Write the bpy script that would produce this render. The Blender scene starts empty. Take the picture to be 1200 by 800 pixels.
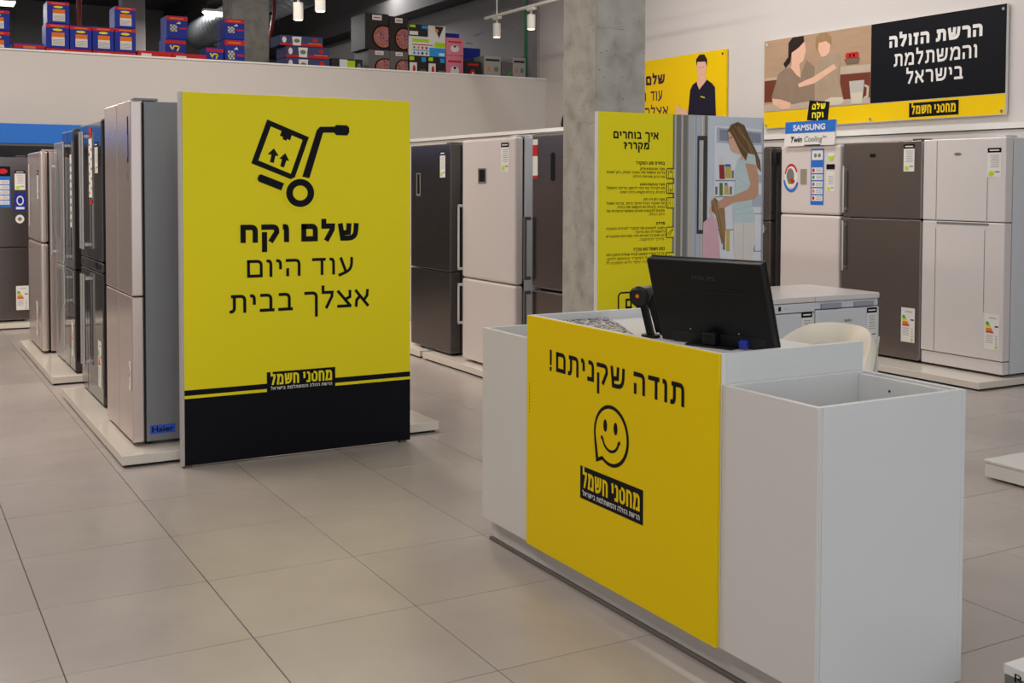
import bpy, bmesh, math, random
from mathutils import Vector, Matrix
from mathutils.geometry import tessellate_polygon

C = bpy.context.scene.collection
SC = bpy.context.scene

# ------------------------------------------------------------------ camera
EYE = 1.5068
YAW, TILT, ROLL = 0.51135, 0.03714, 0.00314
cam_data = bpy.data.cameras.new('camera')
cam_data.sensor_width = 36.0
cam_data.lens = 1322.5 / 1200 * 36
cam_data.shift_y = -(400 - 264.06) / 1200
cam_data.clip_end = 200
cam = bpy.data.objects.new('camera', cam_data)
C.objects.link(cam)
F = Vector((math.sin(YAW) * math.cos(TILT), math.cos(YAW) * math.cos(TILT), -math.sin(TILT)))
R0 = Vector((math.cos(YAW), -math.sin(YAW), 0))
U0 = R0.cross(F)
R = R0 * math.cos(ROLL) + U0 * math.sin(ROLL)
U = -R0 * math.sin(ROLL) + U0 * math.cos(ROLL)
m3 = Matrix((R, U, -F)).transposed()
cam.matrix_world = Matrix.Translation((0, 0, EYE)) @ m3.to_4x4()
SC.camera = cam

# ------------------------------------------------------------------ world, light, exposure
w = bpy.data.worlds.new('world')
SC.world = w
w.use_nodes = True
bg = w.node_tree.nodes['Background']
bg.inputs[0].default_value = (0.88, 0.94, 1.0, 1)
bg.inputs[1].default_value = 1.15


def area(name, x, y, z, sx, sy, power, col, rot=(0, 0, 0)):
    l = bpy.data.lights.new(name, 'AREA')
    l.shape = 'RECTANGLE'
    l.size, l.size_y = sx, sy
    l.energy = power
    l.color = col
    o = bpy.data.objects.new(name, l)
    o.location = (x, y, z)
    o.rotation_euler = rot
    C.objects.link(o)
    return o


WARM = (1.0, 0.89, 0.79)
NEUT = (1.0, 0.96, 0.93)
area('overhead_fill_light', -1.2, 2.0, 4.6, 0.5, 5.0, 72, NEUT)  # unseen area lights added overhead to light the shop, no fixtures modelled
area('overhead_fill_light', 1.0, 0.5, 4.6, 0.5, 4.0, 50, NEUT)
area('overhead_fill_light', -0.6, 9.0, 4.6, 0.5, 5.0, 240, WARM)
area('overhead_fill_light', 3.2, 9.5, 4.6, 0.4, 4.0, 120, WARM)
area('overhead_fill_light', 4.6, 3.6, 4.6, 0.5, 4.0, 35, NEUT)
area('overhead_fill_light', 6.3, 8.0, 4.6, 0.4, 5.0, 120, NEUT)
SC.view_settings.view_transform = 'Standard'
SC.view_settings.look = 'None'
SC.view_settings.gamma = 1.0
SC.view_settings.exposure = 0.07
SC.view_settings.use_curve_mapping = False


# ------------------------------------------------------------------ materials
def lin(c):
    return tuple((v / 255 / 12.92 if v / 255 <= 0.04045 else ((v / 255 + 0.055) / 1.055) ** 2.4) for v in c) + (1,)


MATS = {}


def mat(name, rgb, rough=0.5, metal=0.0, var=0.0, scale=6.0, spec=0.5, emit=0.0, stretch=None, bump=0.0, coat=0.0):
    """principled material whose colour is modulated by a procedural noise"""
    if name in MATS:
        return MATS[name]
    m = bpy.data.materials.new(name)
    m.use_nodes = True
    nt = m.node_tree
    b = nt.nodes['Principled BSDF']
    col = lin(rgb)
    b.inputs['Base Color'].default_value = col
    b.inputs['Roughness'].default_value = rough
    b.inputs['Metallic'].default_value = metal
    b.inputs['Specular IOR Level'].default_value = spec
    b.inputs['Coat Weight'].default_value = coat
    if emit:
        b.inputs['Emission Color'].default_value = col
        b.inputs['Emission Strength'].default_value = emit
    if var or bump:
        tc = nt.nodes.new('ShaderNodeTexCoord')
        mp = nt.nodes.new('ShaderNodeMapping')
        if stretch:
            mp.inputs['Scale'].default_value = stretch
        no = nt.nodes.new('ShaderNodeTexNoise')
        no.inputs['Scale'].default_value = scale
        no.inputs['Detail'].default_value = 5
        nt.links.new(tc.outputs['Object'], mp.inputs['Vector'])
        nt.links.new(mp.outputs[0], no.inputs['Vector'])
        if var:
            mx = nt.nodes.new('ShaderNodeMix')
            mx.data_type = 'RGBA'
            mx.inputs['A'].default_value = tuple(v * (1 - var) for v in col[:3]) + (1,)
            mx.inputs['B'].default_value = tuple(min(1, v * (1 + var)) for v in col[:3]) + (1,)
            nt.links.new(no.outputs['Fac'], mx.inputs['Factor'])
            nt.links.new(mx.outputs['Result'], b.inputs['Base Color'])
        if bump:
            bp = nt.nodes.new('ShaderNodeBump')
            bp.inputs['Strength'].default_value = bump
            bp.inputs['Distance'].default_value = 0.01
            nt.links.new(no.outputs['Fac'], bp.inputs['Height'])
            nt.links.new(bp.outputs[0], b.inputs['Normal'])
    if 'print' in name or 'poster' in name or name == 'yellow_desk_panel' or 'carton' in name:
        b.inputs['Specular IOR Level'].default_value = 0.12
    MATS[name] = m
    return m


def ramp_mat(name, stops, scale, rough, kind='noise', stretch=(1, 1, 1), bump=0.2, detail=8, dist=0.0):
    m = bpy.data.materials.new(name)
    m.use_nodes = True
    nt = m.node_tree
    b = nt.nodes['Principled BSDF']
    tc = nt.nodes.new('ShaderNodeTexCoord')
    mp = nt.nodes.new('ShaderNodeMapping')
    mp.inputs['Scale'].default_value = stretch
    nt.links.new(tc.outputs['Object'], mp.inputs['Vector'])
    if kind == 'noise':
        t = nt.nodes.new('ShaderNodeTexNoise')
        t.inputs['Detail'].default_value = detail
        t.inputs['Distortion'].default_value = dist
        out = t.outputs['Fac']
    else:
        t = nt.nodes.new('ShaderNodeTexVoronoi')
        t.feature = 'DISTANCE_TO_EDGE'
        out = t.outputs['Distance']
    t.inputs['Scale'].default_value = scale
    nt.links.new(mp.outputs[0], t.inputs['Vector'])
    r = nt.nodes.new('ShaderNodeValToRGB')
    el = r.color_ramp.elements
    while len(el) < len(stops):
        el.new(0.5)
    for e, (p, c) in zip(el, stops):
        e.position = p
        e.color = lin(c)
    nt.links.new(out, r.inputs[0])
    nt.links.new(r.outputs[0], b.inputs['Base Color'])
    b.inputs['Roughness'].default_value = rough
    if bump:
        bp = nt.nodes.new('ShaderNodeBump')
        bp.inputs['Strength'].default_value = bump
        bp.inputs['Distance'].default_value = 0.01
        nt.links.new(out, bp.inputs['Height'])
        nt.links.new(bp.outputs[0], b.inputs['Normal'])
    MATS[name] = m
    return m


YELLOW = mat('yellow_print', (240, 224, 34), 0.5, var=0.03, scale=1.5)
YELLOW_DESK = mat('yellow_desk_panel', (232, 200, 4), 0.5, var=0.02, scale=1.5)
BLACKP = mat('black_print', (14, 15, 22), 0.5, var=0.05)
WHITEP = mat('white_print', (225, 222, 218), 0.6, var=0.02)
GREYP = mat('grey_print', (120, 120, 112), 0.6, var=0.02)
TEXTG = mat('olive_small_print', (92, 84, 12), 0.6, var=0.02)
LAMIN = mat('white_laminate', (212, 209, 205), 0.38, var=0.03, scale=2.5)
LAMINB = mat('white_laminate_end', (214, 214, 213), 0.35, var=0.05, scale=2.0)
EDGE = mat('laminate_edge', (222, 219, 214), 0.45, var=0.02)
PLINTHM = mat('grey_plinth', (205, 201, 196), 0.4, var=0.05)
WALLW = mat('painted_wall', (205, 199, 195), 0.75, var=0.03, scale=1.2, bump=0.05)
FASCIA = mat('white_board', (200, 194, 189), 0.6, var=0.025, scale=0.8)
CEIL = mat('dark_ceiling', (70, 68, 68), 0.9, var=0.1)
REARW = mat('grey_store_wall', (118, 112, 112), 0.85, var=0.12, scale=2.0, stretch=(1, 1, .25))
CONC = ramp_mat('raw_concrete', [(0.30, (146, 142, 133)), (0.42, (162, 158, 149)), (0.55, (172, 168, 158)), (0.72, (180, 176, 166))], 7, 0.85, bump=0.3, detail=12, dist=.3)
PLATF = mat('cream_platform', (222, 214, 202), 0.22, var=0.03, scale=3, coat=.3)
PLATE_ = mat('platform_edge', (212, 210, 204), 0.4, var=0.03)
BLACKPL = mat('black_plastic', (11, 11, 12), 0.42, var=0.08, spec=.3)
DARKGAP = mat('dark_gasket', (16, 16, 18), 0.7, var=0.1)
RUBBER = mat('rubber', (24, 24, 24), 0.7, var=0.1)
STEEL = mat('brushed_steel', (205, 202, 200), 0.34, 0.85, var=0.02, scale=30, stretch=(1, 1, .03))
STEELW = mat('champagne_steel', (210, 194, 188), 0.24, 0.6, var=0.01, scale=3, stretch=(1, 1, .2))
DSTEEL = mat('dark_steel', (128, 120, 117), 0.25, 0.95, var=0.04, scale=30, stretch=(1, 1, .03))
DDSTEEL = mat('graphite_steel', (118, 111, 108), 0.24, 0.95, var=0.08, scale=30, stretch=(1, 1, .03))
BGLASS = mat('black_glass_door', (70, 62, 60), 0.12, 0.6, var=0.05, coat=.5)
SIDEG = mat('grey_side_sheet', (128, 130, 134), 0.42, 0.3, var=0.04)
SIDED = mat('dark_side_sheet', (92, 90, 90), 0.45, 0.3, var=0.04)
WHITEF = mat('white_enamel', (214, 208, 206), 0.3, var=0.015, scale=2, coat=.3)
WHITEF2 = mat('cool_white_enamel', (206, 209, 214), 0.32, var=0.015, scale=2)
PEARL = mat('pearl_enamel', (212, 202, 198), 0.28, var=0.015, scale=2, coat=.3)
CHROME = mat('chrome', (200, 200, 200), 0.18, 1.0, var=0.03)
BLUEH = mat('blue_header', (20, 104, 196), 0.45, var=0.03)
RED = mat('red_print', (196, 40, 44), 0.5, var=0.05)
GREEN = mat('green_print', (60, 160, 60), 0.5, var=0.04)
LIME = mat('lime_print', (176, 214, 30), 0.5, var=0.04)
ORANGE = mat('orange_print', (226, 120, 30), 0.5, var=0.04)
YEL2 = mat('bright_yellow_print', (236, 220, 40), 0.5, var=0.04)
BOXBLUE = mat('blue_carton', (44, 56, 150), 0.6, var=0.06)
BOXNAVY = mat('navy_carton', (70, 72, 110), 0.6, var=0.06)
BOXBLK = mat('black_carton', (50, 46, 46), 0.5, var=0.08)
BOXGRY = mat('grey_carton', (104, 100, 100), 0.6, var=0.06)
BOXPINK = mat('pink_carton', (220, 130, 150), 0.6, var=0.04)
BOXWHT = mat('pale_grey_carton', (165, 163, 158), 0.6, var=0.05)
BOXBRN = mat('plain_carton', (120, 100, 84), 0.7, var=0.08)
SKYB = mat('cyan_print', (50, 150, 220), 0.5, var=0.04)
LIGHTM = mat('lamp_glow', (255, 252, 244), 0.5, emit=3.0)
SPOTG = mat('spot_glow', (255, 236, 200), 0.5, emit=5.0)
LAMPW = mat('white_lamp_body', (210, 208, 200), 0.45, var=0.03)
REDPIPE = mat('red_pipe', (120, 20, 18), 0.5, var=0.05)
GRNPIPE = mat('green_conduit', (40, 130, 84), 0.5, var=0.05)
FOIL = mat('foil_duct', (150, 155, 160), 0.3, 0.9, var=0.2, scale=14, bump=0.6)
CREAM = mat('cream_upholstery', (232, 224, 208), 0.65, var=0.03, bump=0.05)
SKIN = mat('printed_skin', (226, 180, 154), 0.6, var=0.08, scale=12)
SKIND = mat('printed_skin_shade', (206, 158, 132), 0.6, var=0.08, scale=12)
HAIRD = mat('printed_dark_hair', (46, 34, 34), 0.6, var=0.15, scale=20)
HAIRB = mat('printed_brown_hair', (112, 86, 62), 0.6, var=0.3, scale=30, stretch=(1, 1, .2))
HAIRL = mat('printed_blonde_hair', (160, 128, 90), 0.6, var=0.3, scale=30, stretch=(1, 1, .2))
SHIRT = mat('printed_pale_blue_shirt', (196, 214, 216), 0.6, var=0.1, scale=12)
PANTS = mat('printed_white_trousers', (226, 220, 214), 0.6, var=0.07, scale=10)
PINKS = mat('printed_pink_shirt', (222, 180, 190), 0.6, var=0.08, scale=12)
FRIN = mat('printed_fridge_interior', (205, 212, 222), 0.6, var=0.07, scale=5)
FRIN2 = mat('printed_fridge_shelf', (182, 190, 204), 0.6, var=0.05, scale=5)
FRIN3 = mat('printed_shelf_shade', (140, 148, 164), 0.6, var=0.05, scale=5)
STEELP = mat('printed_steel_door', (128, 126, 118), 0.6, var=0.06, scale=8, stretch=(4, 1, .3))
STEELP2 = mat('printed_steel_highlight', (186, 184, 178), 0.6, var=0.06, scale=8, stretch=(4, 1, .3))
WOODP = mat('printed_wood', (176, 146, 118), 0.6, var=0.14, scale=3, stretch=(1, 1, 6))
CABP = mat('printed_cabinet', (112, 58, 42), 0.6, var=0.1)
CNTP = mat('printed_worktop', (186, 170, 152), 0.6, var=0.1)
LINENP = mat('printed_linen', (142, 122, 104), 0.6, var=0.16, scale=9)
LINENL = mat('printed_pale_linen', (166, 146, 124), 0.6, var=0.12, scale=9)
MILKP = mat('printed_milk', (206, 196, 172), 0.6, var=0.04)
JUGP = mat('printed_glass', (186, 180, 172), 0.6, var=0.1)
POLOP = mat('printed_navy_polo', (34, 30, 48), 0.6, var=0.1, scale=9)
POSTERY = mat('yellow_poster', (236, 196, 8), 0.5, var=0.02)
COOKP = ramp_mat('printed_food', [(0.35, (60, 30, 34)), (0.5, (190, 110, 110)), (0.6, (90, 60, 66)), (0.7, (220, 160, 120))], 30, 0.5, bump=0)
POREM = mat('concrete_pore', (84, 80, 74), .9, var=.2)
SCRIB = ramp_mat('black_white_doodle', [(0.44, (28, 26, 28)), (0.47, (205, 200, 196)), (0.53, (205, 200, 196)), (0.56, (28, 26, 28))], 13, 0.5, bump=0, detail=2, dist=2.5)
GROUT = mat('grout', (92, 86, 82), 0.9, var=0.1)


def tile_material():
    m = bpy.data.materials.new('porcelain_tile')
    m.use_nodes = True
    nt = m.node_tree
    b = nt.nodes['Principled BSDF']
    g = nt.nodes.new('ShaderNodeNewGeometry')
    oi = nt.nodes.new('ShaderNodeObjectInfo')
    n = nt.nodes.new('ShaderNodeTexNoise')
    n.inputs['Scale'].default_value = 1.7
    n.inputs['Detail'].default_value = 9
    n.inputs['Roughness'].default_value = 0.62
    nt.links.new(g.outputs['Position'], n.inputs['Vector'])
    r = nt.nodes.new('ShaderNodeValToRGB')
    r.color_ramp.elements[0].position = 0.3
    r.color_ramp.elements[0].color = lin((163, 154, 149))
    r.color_ramp.elements[1].position = 0.7
    r.color_ramp.elements[1].color = lin((178, 169, 162))
    nt.links.new(n.outputs['Fac'], r.inputs[0])
    mr = nt.nodes.new('ShaderNodeMapRange')
    mr.inputs['To Min'].default_value = 0.965
    mr.inputs['To Max'].default_value = 1.035
    nt.links.new(oi.outputs['Random'], mr.inputs['Value'])
    mx = nt.nodes.new('ShaderNodeVectorMath')
    mx.operation = 'SCALE'
    nt.links.new(r.outputs[0], mx.inputs[0])
    nt.links.new(mr.outputs[0], mx.inputs['Scale'])
    # thin worn scratches
    mp = nt.nodes.new('ShaderNodeMapping')
    mp.inputs['Rotation'].default_value = (0, 0, 0.9)
    mp.inputs['Scale'].default_value = (1.2, 0.22, 1)
    nt.links.new(g.outputs['Position'], mp.inputs['Vector'])
    v = nt.nodes.new('ShaderNodeTexNoise')
    v.inputs['Scale'].default_value = 5
    v.inputs['Detail'].default_value = 2
    nt.links.new(mp.outputs[0], v.inputs['Vector'])
    cr = nt.nodes.new('ShaderNodeValToRGB')
    el = cr.color_ramp.elements
    el[0].position = 0.28
    el[0].color = (0.93, 0.925, 0.92, 1)
    el[1].position = 0.33
    el[1].color = (1, 1, 1, 1)
    nt.links.new(v.outputs['Fac'], cr.inputs[0])
    mm = nt.nodes.new('ShaderNodeVectorMath')
    mm.operation = 'MULTIPLY'
    nt.links.new(mx.outputs[0], mm.inputs[0])
    nt.links.new(cr.outputs[0], mm.inputs[1])
    nt.links.new(mm.outputs[0], b.inputs['Base Color'])
    b.inputs['Roughness'].default_value = 0.3
    b.inputs['Specular IOR Level'].default_value = 0.45
    return m


TILE = tile_material()


# ------------------------------------------------------------------ helpers
def tag(o, label=None, cat=None, group=None, kind=None):
    if label:
        o['label'] = label
    if cat:
        o['category'] = cat
    if group:
        o['group'] = group
    if kind:
        o['kind'] = kind
    return o


def thing(name, label, cat, loc=(0, 0, 0), rz=0.0, group=None):
    o = bpy.data.objects.new(name, None)
    o.empty_display_size = 0.1
    o.location = loc
    o.rotation_euler = (0, 0, rz)
    C.objects.link(o)
    return tag(o, label, cat, group)


class MB:
    def __init__(s):
        s.v, s.f, s.m, s.mats = [], [], [], []

    def mi(s, m):
        if m not in s.mats:
            s.mats.append(m)
        return s.mats.index(m)

    def add(s, vs, fs, m):
        k = len(s.v)
        s.v += [tuple(v) for v in vs]
        i = s.mi(m)
        for f in fs:
            s.f.append(tuple(k + j for j in f))
            s.m.append(i)
        return s

    def box(s, a, b, m):
        x0, y0, z0 = a
        x1, y1, z1 = b
        vs = [(x0, y0, z0), (x1, y0, z0), (x1, y1, z0), (x0, y1, z0), (x0, y0, z1), (x1, y0, z1), (x1, y1, z1), (x0, y1, z1)]
        return s.add(vs, [(0, 3, 2, 1), (4, 5, 6, 7), (0, 1, 5, 4), (1, 2, 6, 5), (2, 3, 7, 6), (3, 0, 4, 7)], m)

    def tube(s, pts, r, m, n=10, cap=True):
        pts = [Vector(p) for p in pts]
        rs = r if isinstance(r, (list, tuple)) else [r] * len(pts)
        up = None
        k = len(s.v)
        i = s.mi(m)
        for j, p in enumerate(pts):
            d = (pts[min(j + 1, len(pts) - 1)] - pts[max(j - 1, 0)]).normalized()
            if up is None:
                up = Vector((0, 0, 1)) if abs(d.z) < 0.9 else Vector((1, 0, 0))
            a = d.cross(up).normalized()
            b = a.cross(d).normalized()
            up = b
            for q in range(n):
                t = 2 * math.pi * q / n
                s.v.append(tuple(p + (a * math.cos(t) + b * math.sin(t)) * rs[j]))
        for j in range(len(pts) - 1):
            for q in range(n):
                a0 = k + j * n + q
                b0 = k + j * n + (q + 1) % n
                s.f.append((a0, b0, b0 + n, a0 + n))
                s.m.append(i)
        if cap:
            s.f.append(tuple(k + q for q in reversed(range(n))))
            s.m.append(i)
            s.f.append(tuple(k + (len(pts) - 1) * n + q for q in range(n)))
            s.m.append(i)
        return s

    def build(s, name, parent=None, bevel=0.0, smooth=False, seg=2):
        me = bpy.data.meshes.new(name)
        me.from_pydata(s.v, [], s.f)
        for m in s.mats:
            me.materials.append(m)
        me.polygons.foreach_set('material_index', s.m)
        if smooth:
            me.polygons.foreach_set('use_smooth', [True] * len(s.f))
        me.update()
        o = bpy.data.objects.new(name, me)
        if parent is not None:
            o.parent = parent
        C.objects.link(o)
        if bevel:
            bv = o.modifiers.new('bevel', 'BEVEL')
            bv.width = bevel
            bv.segments = seg
            bv.limit_method = 'ANGLE'
        return o


def box(name, a, b, m, parent=None, bevel=0.0):
    return MB().box(a, b, m).build(name, parent, bevel)


# text -> flat polygons, cached
_T = {}


def heb(s):
    """visual order for right-to-left text: the string reversed, digit runs and brackets kept"""
    out, num = [], ''
    sw = {'(': ')', ')': '('}
    for ch in reversed(s):
        out.append(sw.get(ch, ch))
    return ''.join(out)


def text_geo(s, bold=0.0):
    key = (s, bold)
    if key not in _T:
        c = bpy.data.curves.new('t', 'FONT')
        c.body = s
        c.size = 1
        c.offset = bold
        c.resolution_u = 3
        o = bpy.data.objects.new('t', c)
        me = o.to_mesh()
        vs = [(v.co.x, v.co.y) for v in me.vertices]
        fs = [tuple(p.vertices) for p in me.polygons]
        o.to_mesh_clear()
        bpy.data.objects.remove(o)
        bpy.data.curves.remove(c)
        _T[key] = (vs, fs)
    return _T[key]


# Hebrew letters as pen strokes on a unit-high grid: (width, [strokes]); a third value on a point rounds that corner
GL = {
    'א': (.80, [[(0, 1), (1, 0)], [(1, 1), (.97, .66), (.70, .38)], [(0, 0), (.03, .36), (.32, .64)]]),
    'ב': (.78, [[(.04, 1), (.82, 1, 1), (.82, 0)], [(0, 0), (1, 0)]]),
    'ג': (.55, [[(.1, 1), (.65, 1, 1), (.72, .35), (1, 0)], [(.7, .3), (0, 0)]]),
    'ד': (.74, [[(0, 1), (1, 1)], [(.78, 1), (.78, 0)]]),
    'ה': (.78, [[(0, 1), (1, 1, 1), (1, 0)], [(.04, .36), (.04, 0)]]),
    'ו': (.30, [[(0, 1), (1, 1, 1), (1, 0)]]),
    'ז': (.46, [[(0, 1), (1, 1)], [(.62, 1), (.5, 0)]]),
    'ח': (.80, [[(0, 0), (0, 1), (1, 1, 1), (1, 0)]]),
    'ט': (.82, [[(0, 1), (0, 0, 1), (1, 0, 1), (1, 1, 1), (.5, 1)]]),
    'י': (.30, [[(0, 1), (1, 1, 1), (1, .5)]]),
    'כ': (.70, [[(0, 1), (1, 1, 1), (1, 0, 1), (0, 0)]]),
    'ך': (.74, [[(0, 1), (1, 1, 1), (1, -.35)]]),
    'ל': (.68, [[(.03, 1.38), (.03, 1), (1, 1), (.97, .72), (.42, 0)]]),
    'מ': (.92, [[(.04, 1), (.2, .7), (0, 0)], [(.2, .72), (.46, 1), (1, 1, 1), (1, 0), (.56, 0)]]),
    'ם': (.80, [[(.0, 1), (1, 1, 1), (1, 0), (0, 0), (0, 1)]]),
    'נ': (.52, [[(.25, 1), (1, 1, 1), (1, 0), (0, 0)]]),
    'ן': (.30, [[(0, 1), (1, 1, 1), (1, -.35)]]),
    'ס': (.86, [[(0, 1), (1, 1, 1), (1, 0, 1), (0, 0, 1), (0, 1)]]),
    'ע': (.80, [[(1, 1), (1, .2, 2), (.0, -.03)], [(.1, 1), (.5, .1)]]),
    'פ': (.78, [[(.45, .46), (.05, .5), (.05, 1), (1, 1, 1), (1, 0, 1), (0, 0)]]),
    'צ': (.80, [[(0, 1), (.97, .06)], [(1, 0), (0, 0)], [(1, 1), (1, .62), (.58, .46)]]),
    'ץ': (.78, [[(0, 1), (.4, .5), (.4, -.35)], [(1, 1), (1, .62), (.45, .45)]]),
    'ק': (.84, [[(0, 1), (1, 1, 1), (1, .6), (.62, 0)], [(.04, .40), (.04, -.38)]]),
    'ר': (.70, [[(0, 1), (1, 1, 1), (1, 0)]]),
    'ש': (1.02, [[(0, 1), (.12, 0), (.95, 0, 2), (1, 1)], [(.53, 1), (.5, .46), (.1, .42)]]),
    'ת': (.86, [[(.1, 1), (1, 1, 1), (1, 0)], [(.24, 1), (.24, 0, 1), (0, 0)]]),
    '!': (.0, [[(0, 1), (0, .34)], [(0, .03), (0, 0)]]),
    '.': (.0, [[(0, .02), (0, 0)]]),
    ',': (.0, [[(0, .02), (0, -.2)]]),
    '?': (.62, [[(0, 1), (1, 1, 1), (1, .58), (.5, .48), (.5, .36)], [(.5, .02), (.5, 0)]]),
    ' ': (.30, []),
}


def stroke_quads(pts, t):
    """mitred ribbon along pts (already in final units), square ends"""
    P_ = [Vector(p) for p in pts]
    P_[0] = P_[0] + (P_[0] - P_[1]).normalized() * t / 2
    P_[-1] = P_[-1] + (P_[-1] - P_[-2]).normalized() * t / 2
    Lp, Rp = [], []
    for i, p in enumerate(P_):
        d0 = (p - P_[i - 1]).normalized() if i else None
        d1 = (P_[i + 1] - p).normalized() if i < len(P_) - 1 else None
        a, b = d0 or d1, d1 or d0
        n0, n1 = Vector((-a.y, a.x)), Vector((-b.y, b.x))
        n = (n0 + n1)
        n = n.normalized() if n.length > 1e-6 else n0
        k = t / 2 / max(n.dot(n0), .45)
        Lp.append(p + n * k)
        Rp.append(p - n * k)
    m = len(P_)
    return [tuple(v) for v in Lp + Rp], [(i, i + 1, m + i + 1, m + i) for i in range(m - 1)]


def glyph_strokes(ch, x0, w_, t):
    out = []
    for st in GL[ch][1]:
        q = [(x0 + t / 2 + max(p[0], 0) * max(w_ - t, 0), (t / 2 + p[1] * (1 - t)) if p[1] >= 0 else p[1], p[2] if len(p) > 2 else 0) for p in st]
        pts = []
        for i, p in enumerate(q):
            if p[2] and 0 < i < len(q) - 1:
                a, c = Vector(q[i - 1][:2]), Vector(q[i + 1][:2])
                b = Vector(p[:2])
                r = .24 if p[2] == 1 else .42
                la, lc = (a - b).length, (c - b).length
                fa, fc = min(r / max(la, 1e-6), .5 if q[i - 1][2] else .9), min(r / max(lc, 1e-6), .5 if q[i + 1][2] else .9)
                A, B = b.lerp(a, fa), b.lerp(c, fc)
                for s_ in range(5):
                    u = s_ / 4
                    pts.append(tuple(A * (1 - u) ** 2 + b * 2 * u * (1 - u) + B * u * u))
            else:
                pts.append(p[:2])
        cl = [pts[0]]
        for p in pts[1:]:
            if (Vector(p) - Vector(cl[-1])).length > .004:
                cl.append(p)
        if len(cl) > 1:
            out.append(stroke_quads(cl, t))
    return out


class Print:
    """flat printed artwork: coloured shapes and letters on a plane, each layer a hair proud of the last"""

    def __init__(s, plane, const, sign=-1, step=0.0005):
        s.mb = MB()
        s.plane, s.c, s.sign, s.step = plane, const, sign, step

    def P(s, u, v, k):
        h = s.c + s.sign * s.step * k
        if s.plane == 'Y':
            return (u, h, v)
        if s.plane == 'X':
            return (h, u, v)
        return (u, v, h)

    def poly(s, pts, m, k=1):
        tri = tessellate_polygon([[Vector((p[0], p[1], 0)) for p in pts]])
        s.mb.add([s.P(p[0], p[1], k) for p in pts], tri, m)
        return s

    def rect(s, u0, v0, u1, v1, m, k=1):
        return s.poly([(u0, v0), (u1, v0), (u1, v1), (u0, v1)], m, k)

    def ell(s, u, v, ru, rv, m, k=1, n=32, rin=None, a0=0, a1=360):
        if rin is None:
            return s.poly([(u + ru * math.cos(2 * math.pi * i / n), v + rv * math.sin(2 * math.pi * i / n)) for i in range(n)], m, k)
        vs, fs = [], []
        for i in range(n + 1):
            t = math.radians(a0 + (a1 - a0) * i / n)
            vs += [s.P(u + ru * math.cos(t), v + rv * math.sin(t), k), s.P(u + rin * ru * math.cos(t), v + rin * rv * math.sin(t), k)]
        for i in range(n):
            fs.append((2 * i, 2 * i + 1, 2 * i + 3, 2 * i + 2))
        s.mb.add(vs, fs, m)
        return s

    def line(s, pts, wd, m, k=1):
        for (a, b) in zip(pts, pts[1:]):
            d = Vector((b[0] - a[0], b[1] - a[1]))
            L = d.length or 1
            nx, ny = -d.y / L * wd / 2, d.x / L * wd / 2
            e = d / L * wd * 0.5
            a2 = (a[0] - e.x, a[1] - e.y)
            b2 = (b[0] + e.x, b[1] + e.y)
            s.poly([(a2[0] + nx, a2[1] + ny), (b2[0] + nx, b2[1] + ny), (b2[0] - nx, b2[1] - ny), (a2[0] - nx, a2[1] - ny)], m, k)
        return s

    def rrect(s, u0, v0, u1, v1, m, r=.2, k=1, wd=None, k2=None, m2=None):
        def ring(a0, b0, a1, b1, rr):
            pts = []
            for cx, cy, t0 in ((a1 - rr, b1 - rr, 0), (a0 + rr, b1 - rr, 90), (a0 + rr, b0 + rr, 180), (a1 - rr, b0 + rr, 270)):
                for j in range(5):
                    t = math.radians(t0 + 90 * j / 4)
                    pts.append((cx + rr * math.cos(t), cy + rr * math.sin(t)))
            return pts
        s.poly(ring(u0, v0, u1, v1, r), m, k)
        if wd:
            s.poly(ring(u0 + wd, v0 + wd, u1 - wd, v1 - wd, max(r - wd, .001)), m2, k + 1)
        return s

    def text(s, t, u0, u1, v0, v1, m, bold=0.0, k=2, rtl=True, asc=None, shear=0.0):
        """fits the string in the box u0..u1 (reading direction may run towards -u) x v0..v1 (letter height)"""
        if rtl or t == '!':
            th = {0: .17}.get(bold, .17 + bold * 2.8)
            gp = .20 if bold < .03 else .16
            seq = list(reversed(t))
            nat = sum(GL[c][0] for c in seq if c != ' ')
            fixed = sum(th for c in seq if c in '!.,') + gp * (len([c for c in seq if c != ' ']) - 1) + .42 * seq.count(' ')
            Wd = abs(u1 - u0) / abs(v1 - v0)
            if nat:
                sc = (Wd - fixed * Wd / (nat + fixed)) / nat
                gs = Wd / (nat + fixed)
            else:
                sc = gs = 1
            if nat:
                th = min(th, .40 * sc * nat / max(1, len([c for c in seq if GL[c][0]])))
            x = 0.0
            sg_ = 1 if u1 > u0 else -1
            Hh_ = v1 - v0
            nk = 0
            for c in seq:
                if c == ' ':
                    x += .42 * gs
                    continue
                w_ = GL[c][0] * sc if GL[c][0] else th * min(gs, 1)
                for vs, fs in glyph_strokes(c, x, w_, min(th, max(w_, .05))if GL[c][0] else w_):
                    nk += 1
                    s.mb.add([s.P(u0 + sg_ * a * Hh_, v0 + b * Hh_, k + .12 * (nk % 6)) for a, b in vs], fs, m)
                x += w_ + gp * gs
            return s
        vs, fs = text_geo(t, bold)
        if not vs:
            return s
        xs = [v[0] for v in vs]
        x0, x1 = min(xs), max(xs)
        H = asc if asc else (0.59 if rtl else 0.70)
        sx = (u1 - u0) / (x1 - x0)
        sy = (v1 - v0) / H
        s.mb.add([s.P(u0 + (x - x0) * sx + shear * y * sy, v0 + y * sy, k) for x, y in vs], fs if s.plane != 'X' else fs, m)
        return s

    def build(s, name, parent=None):
        return s.mb.build(name, parent)


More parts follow.
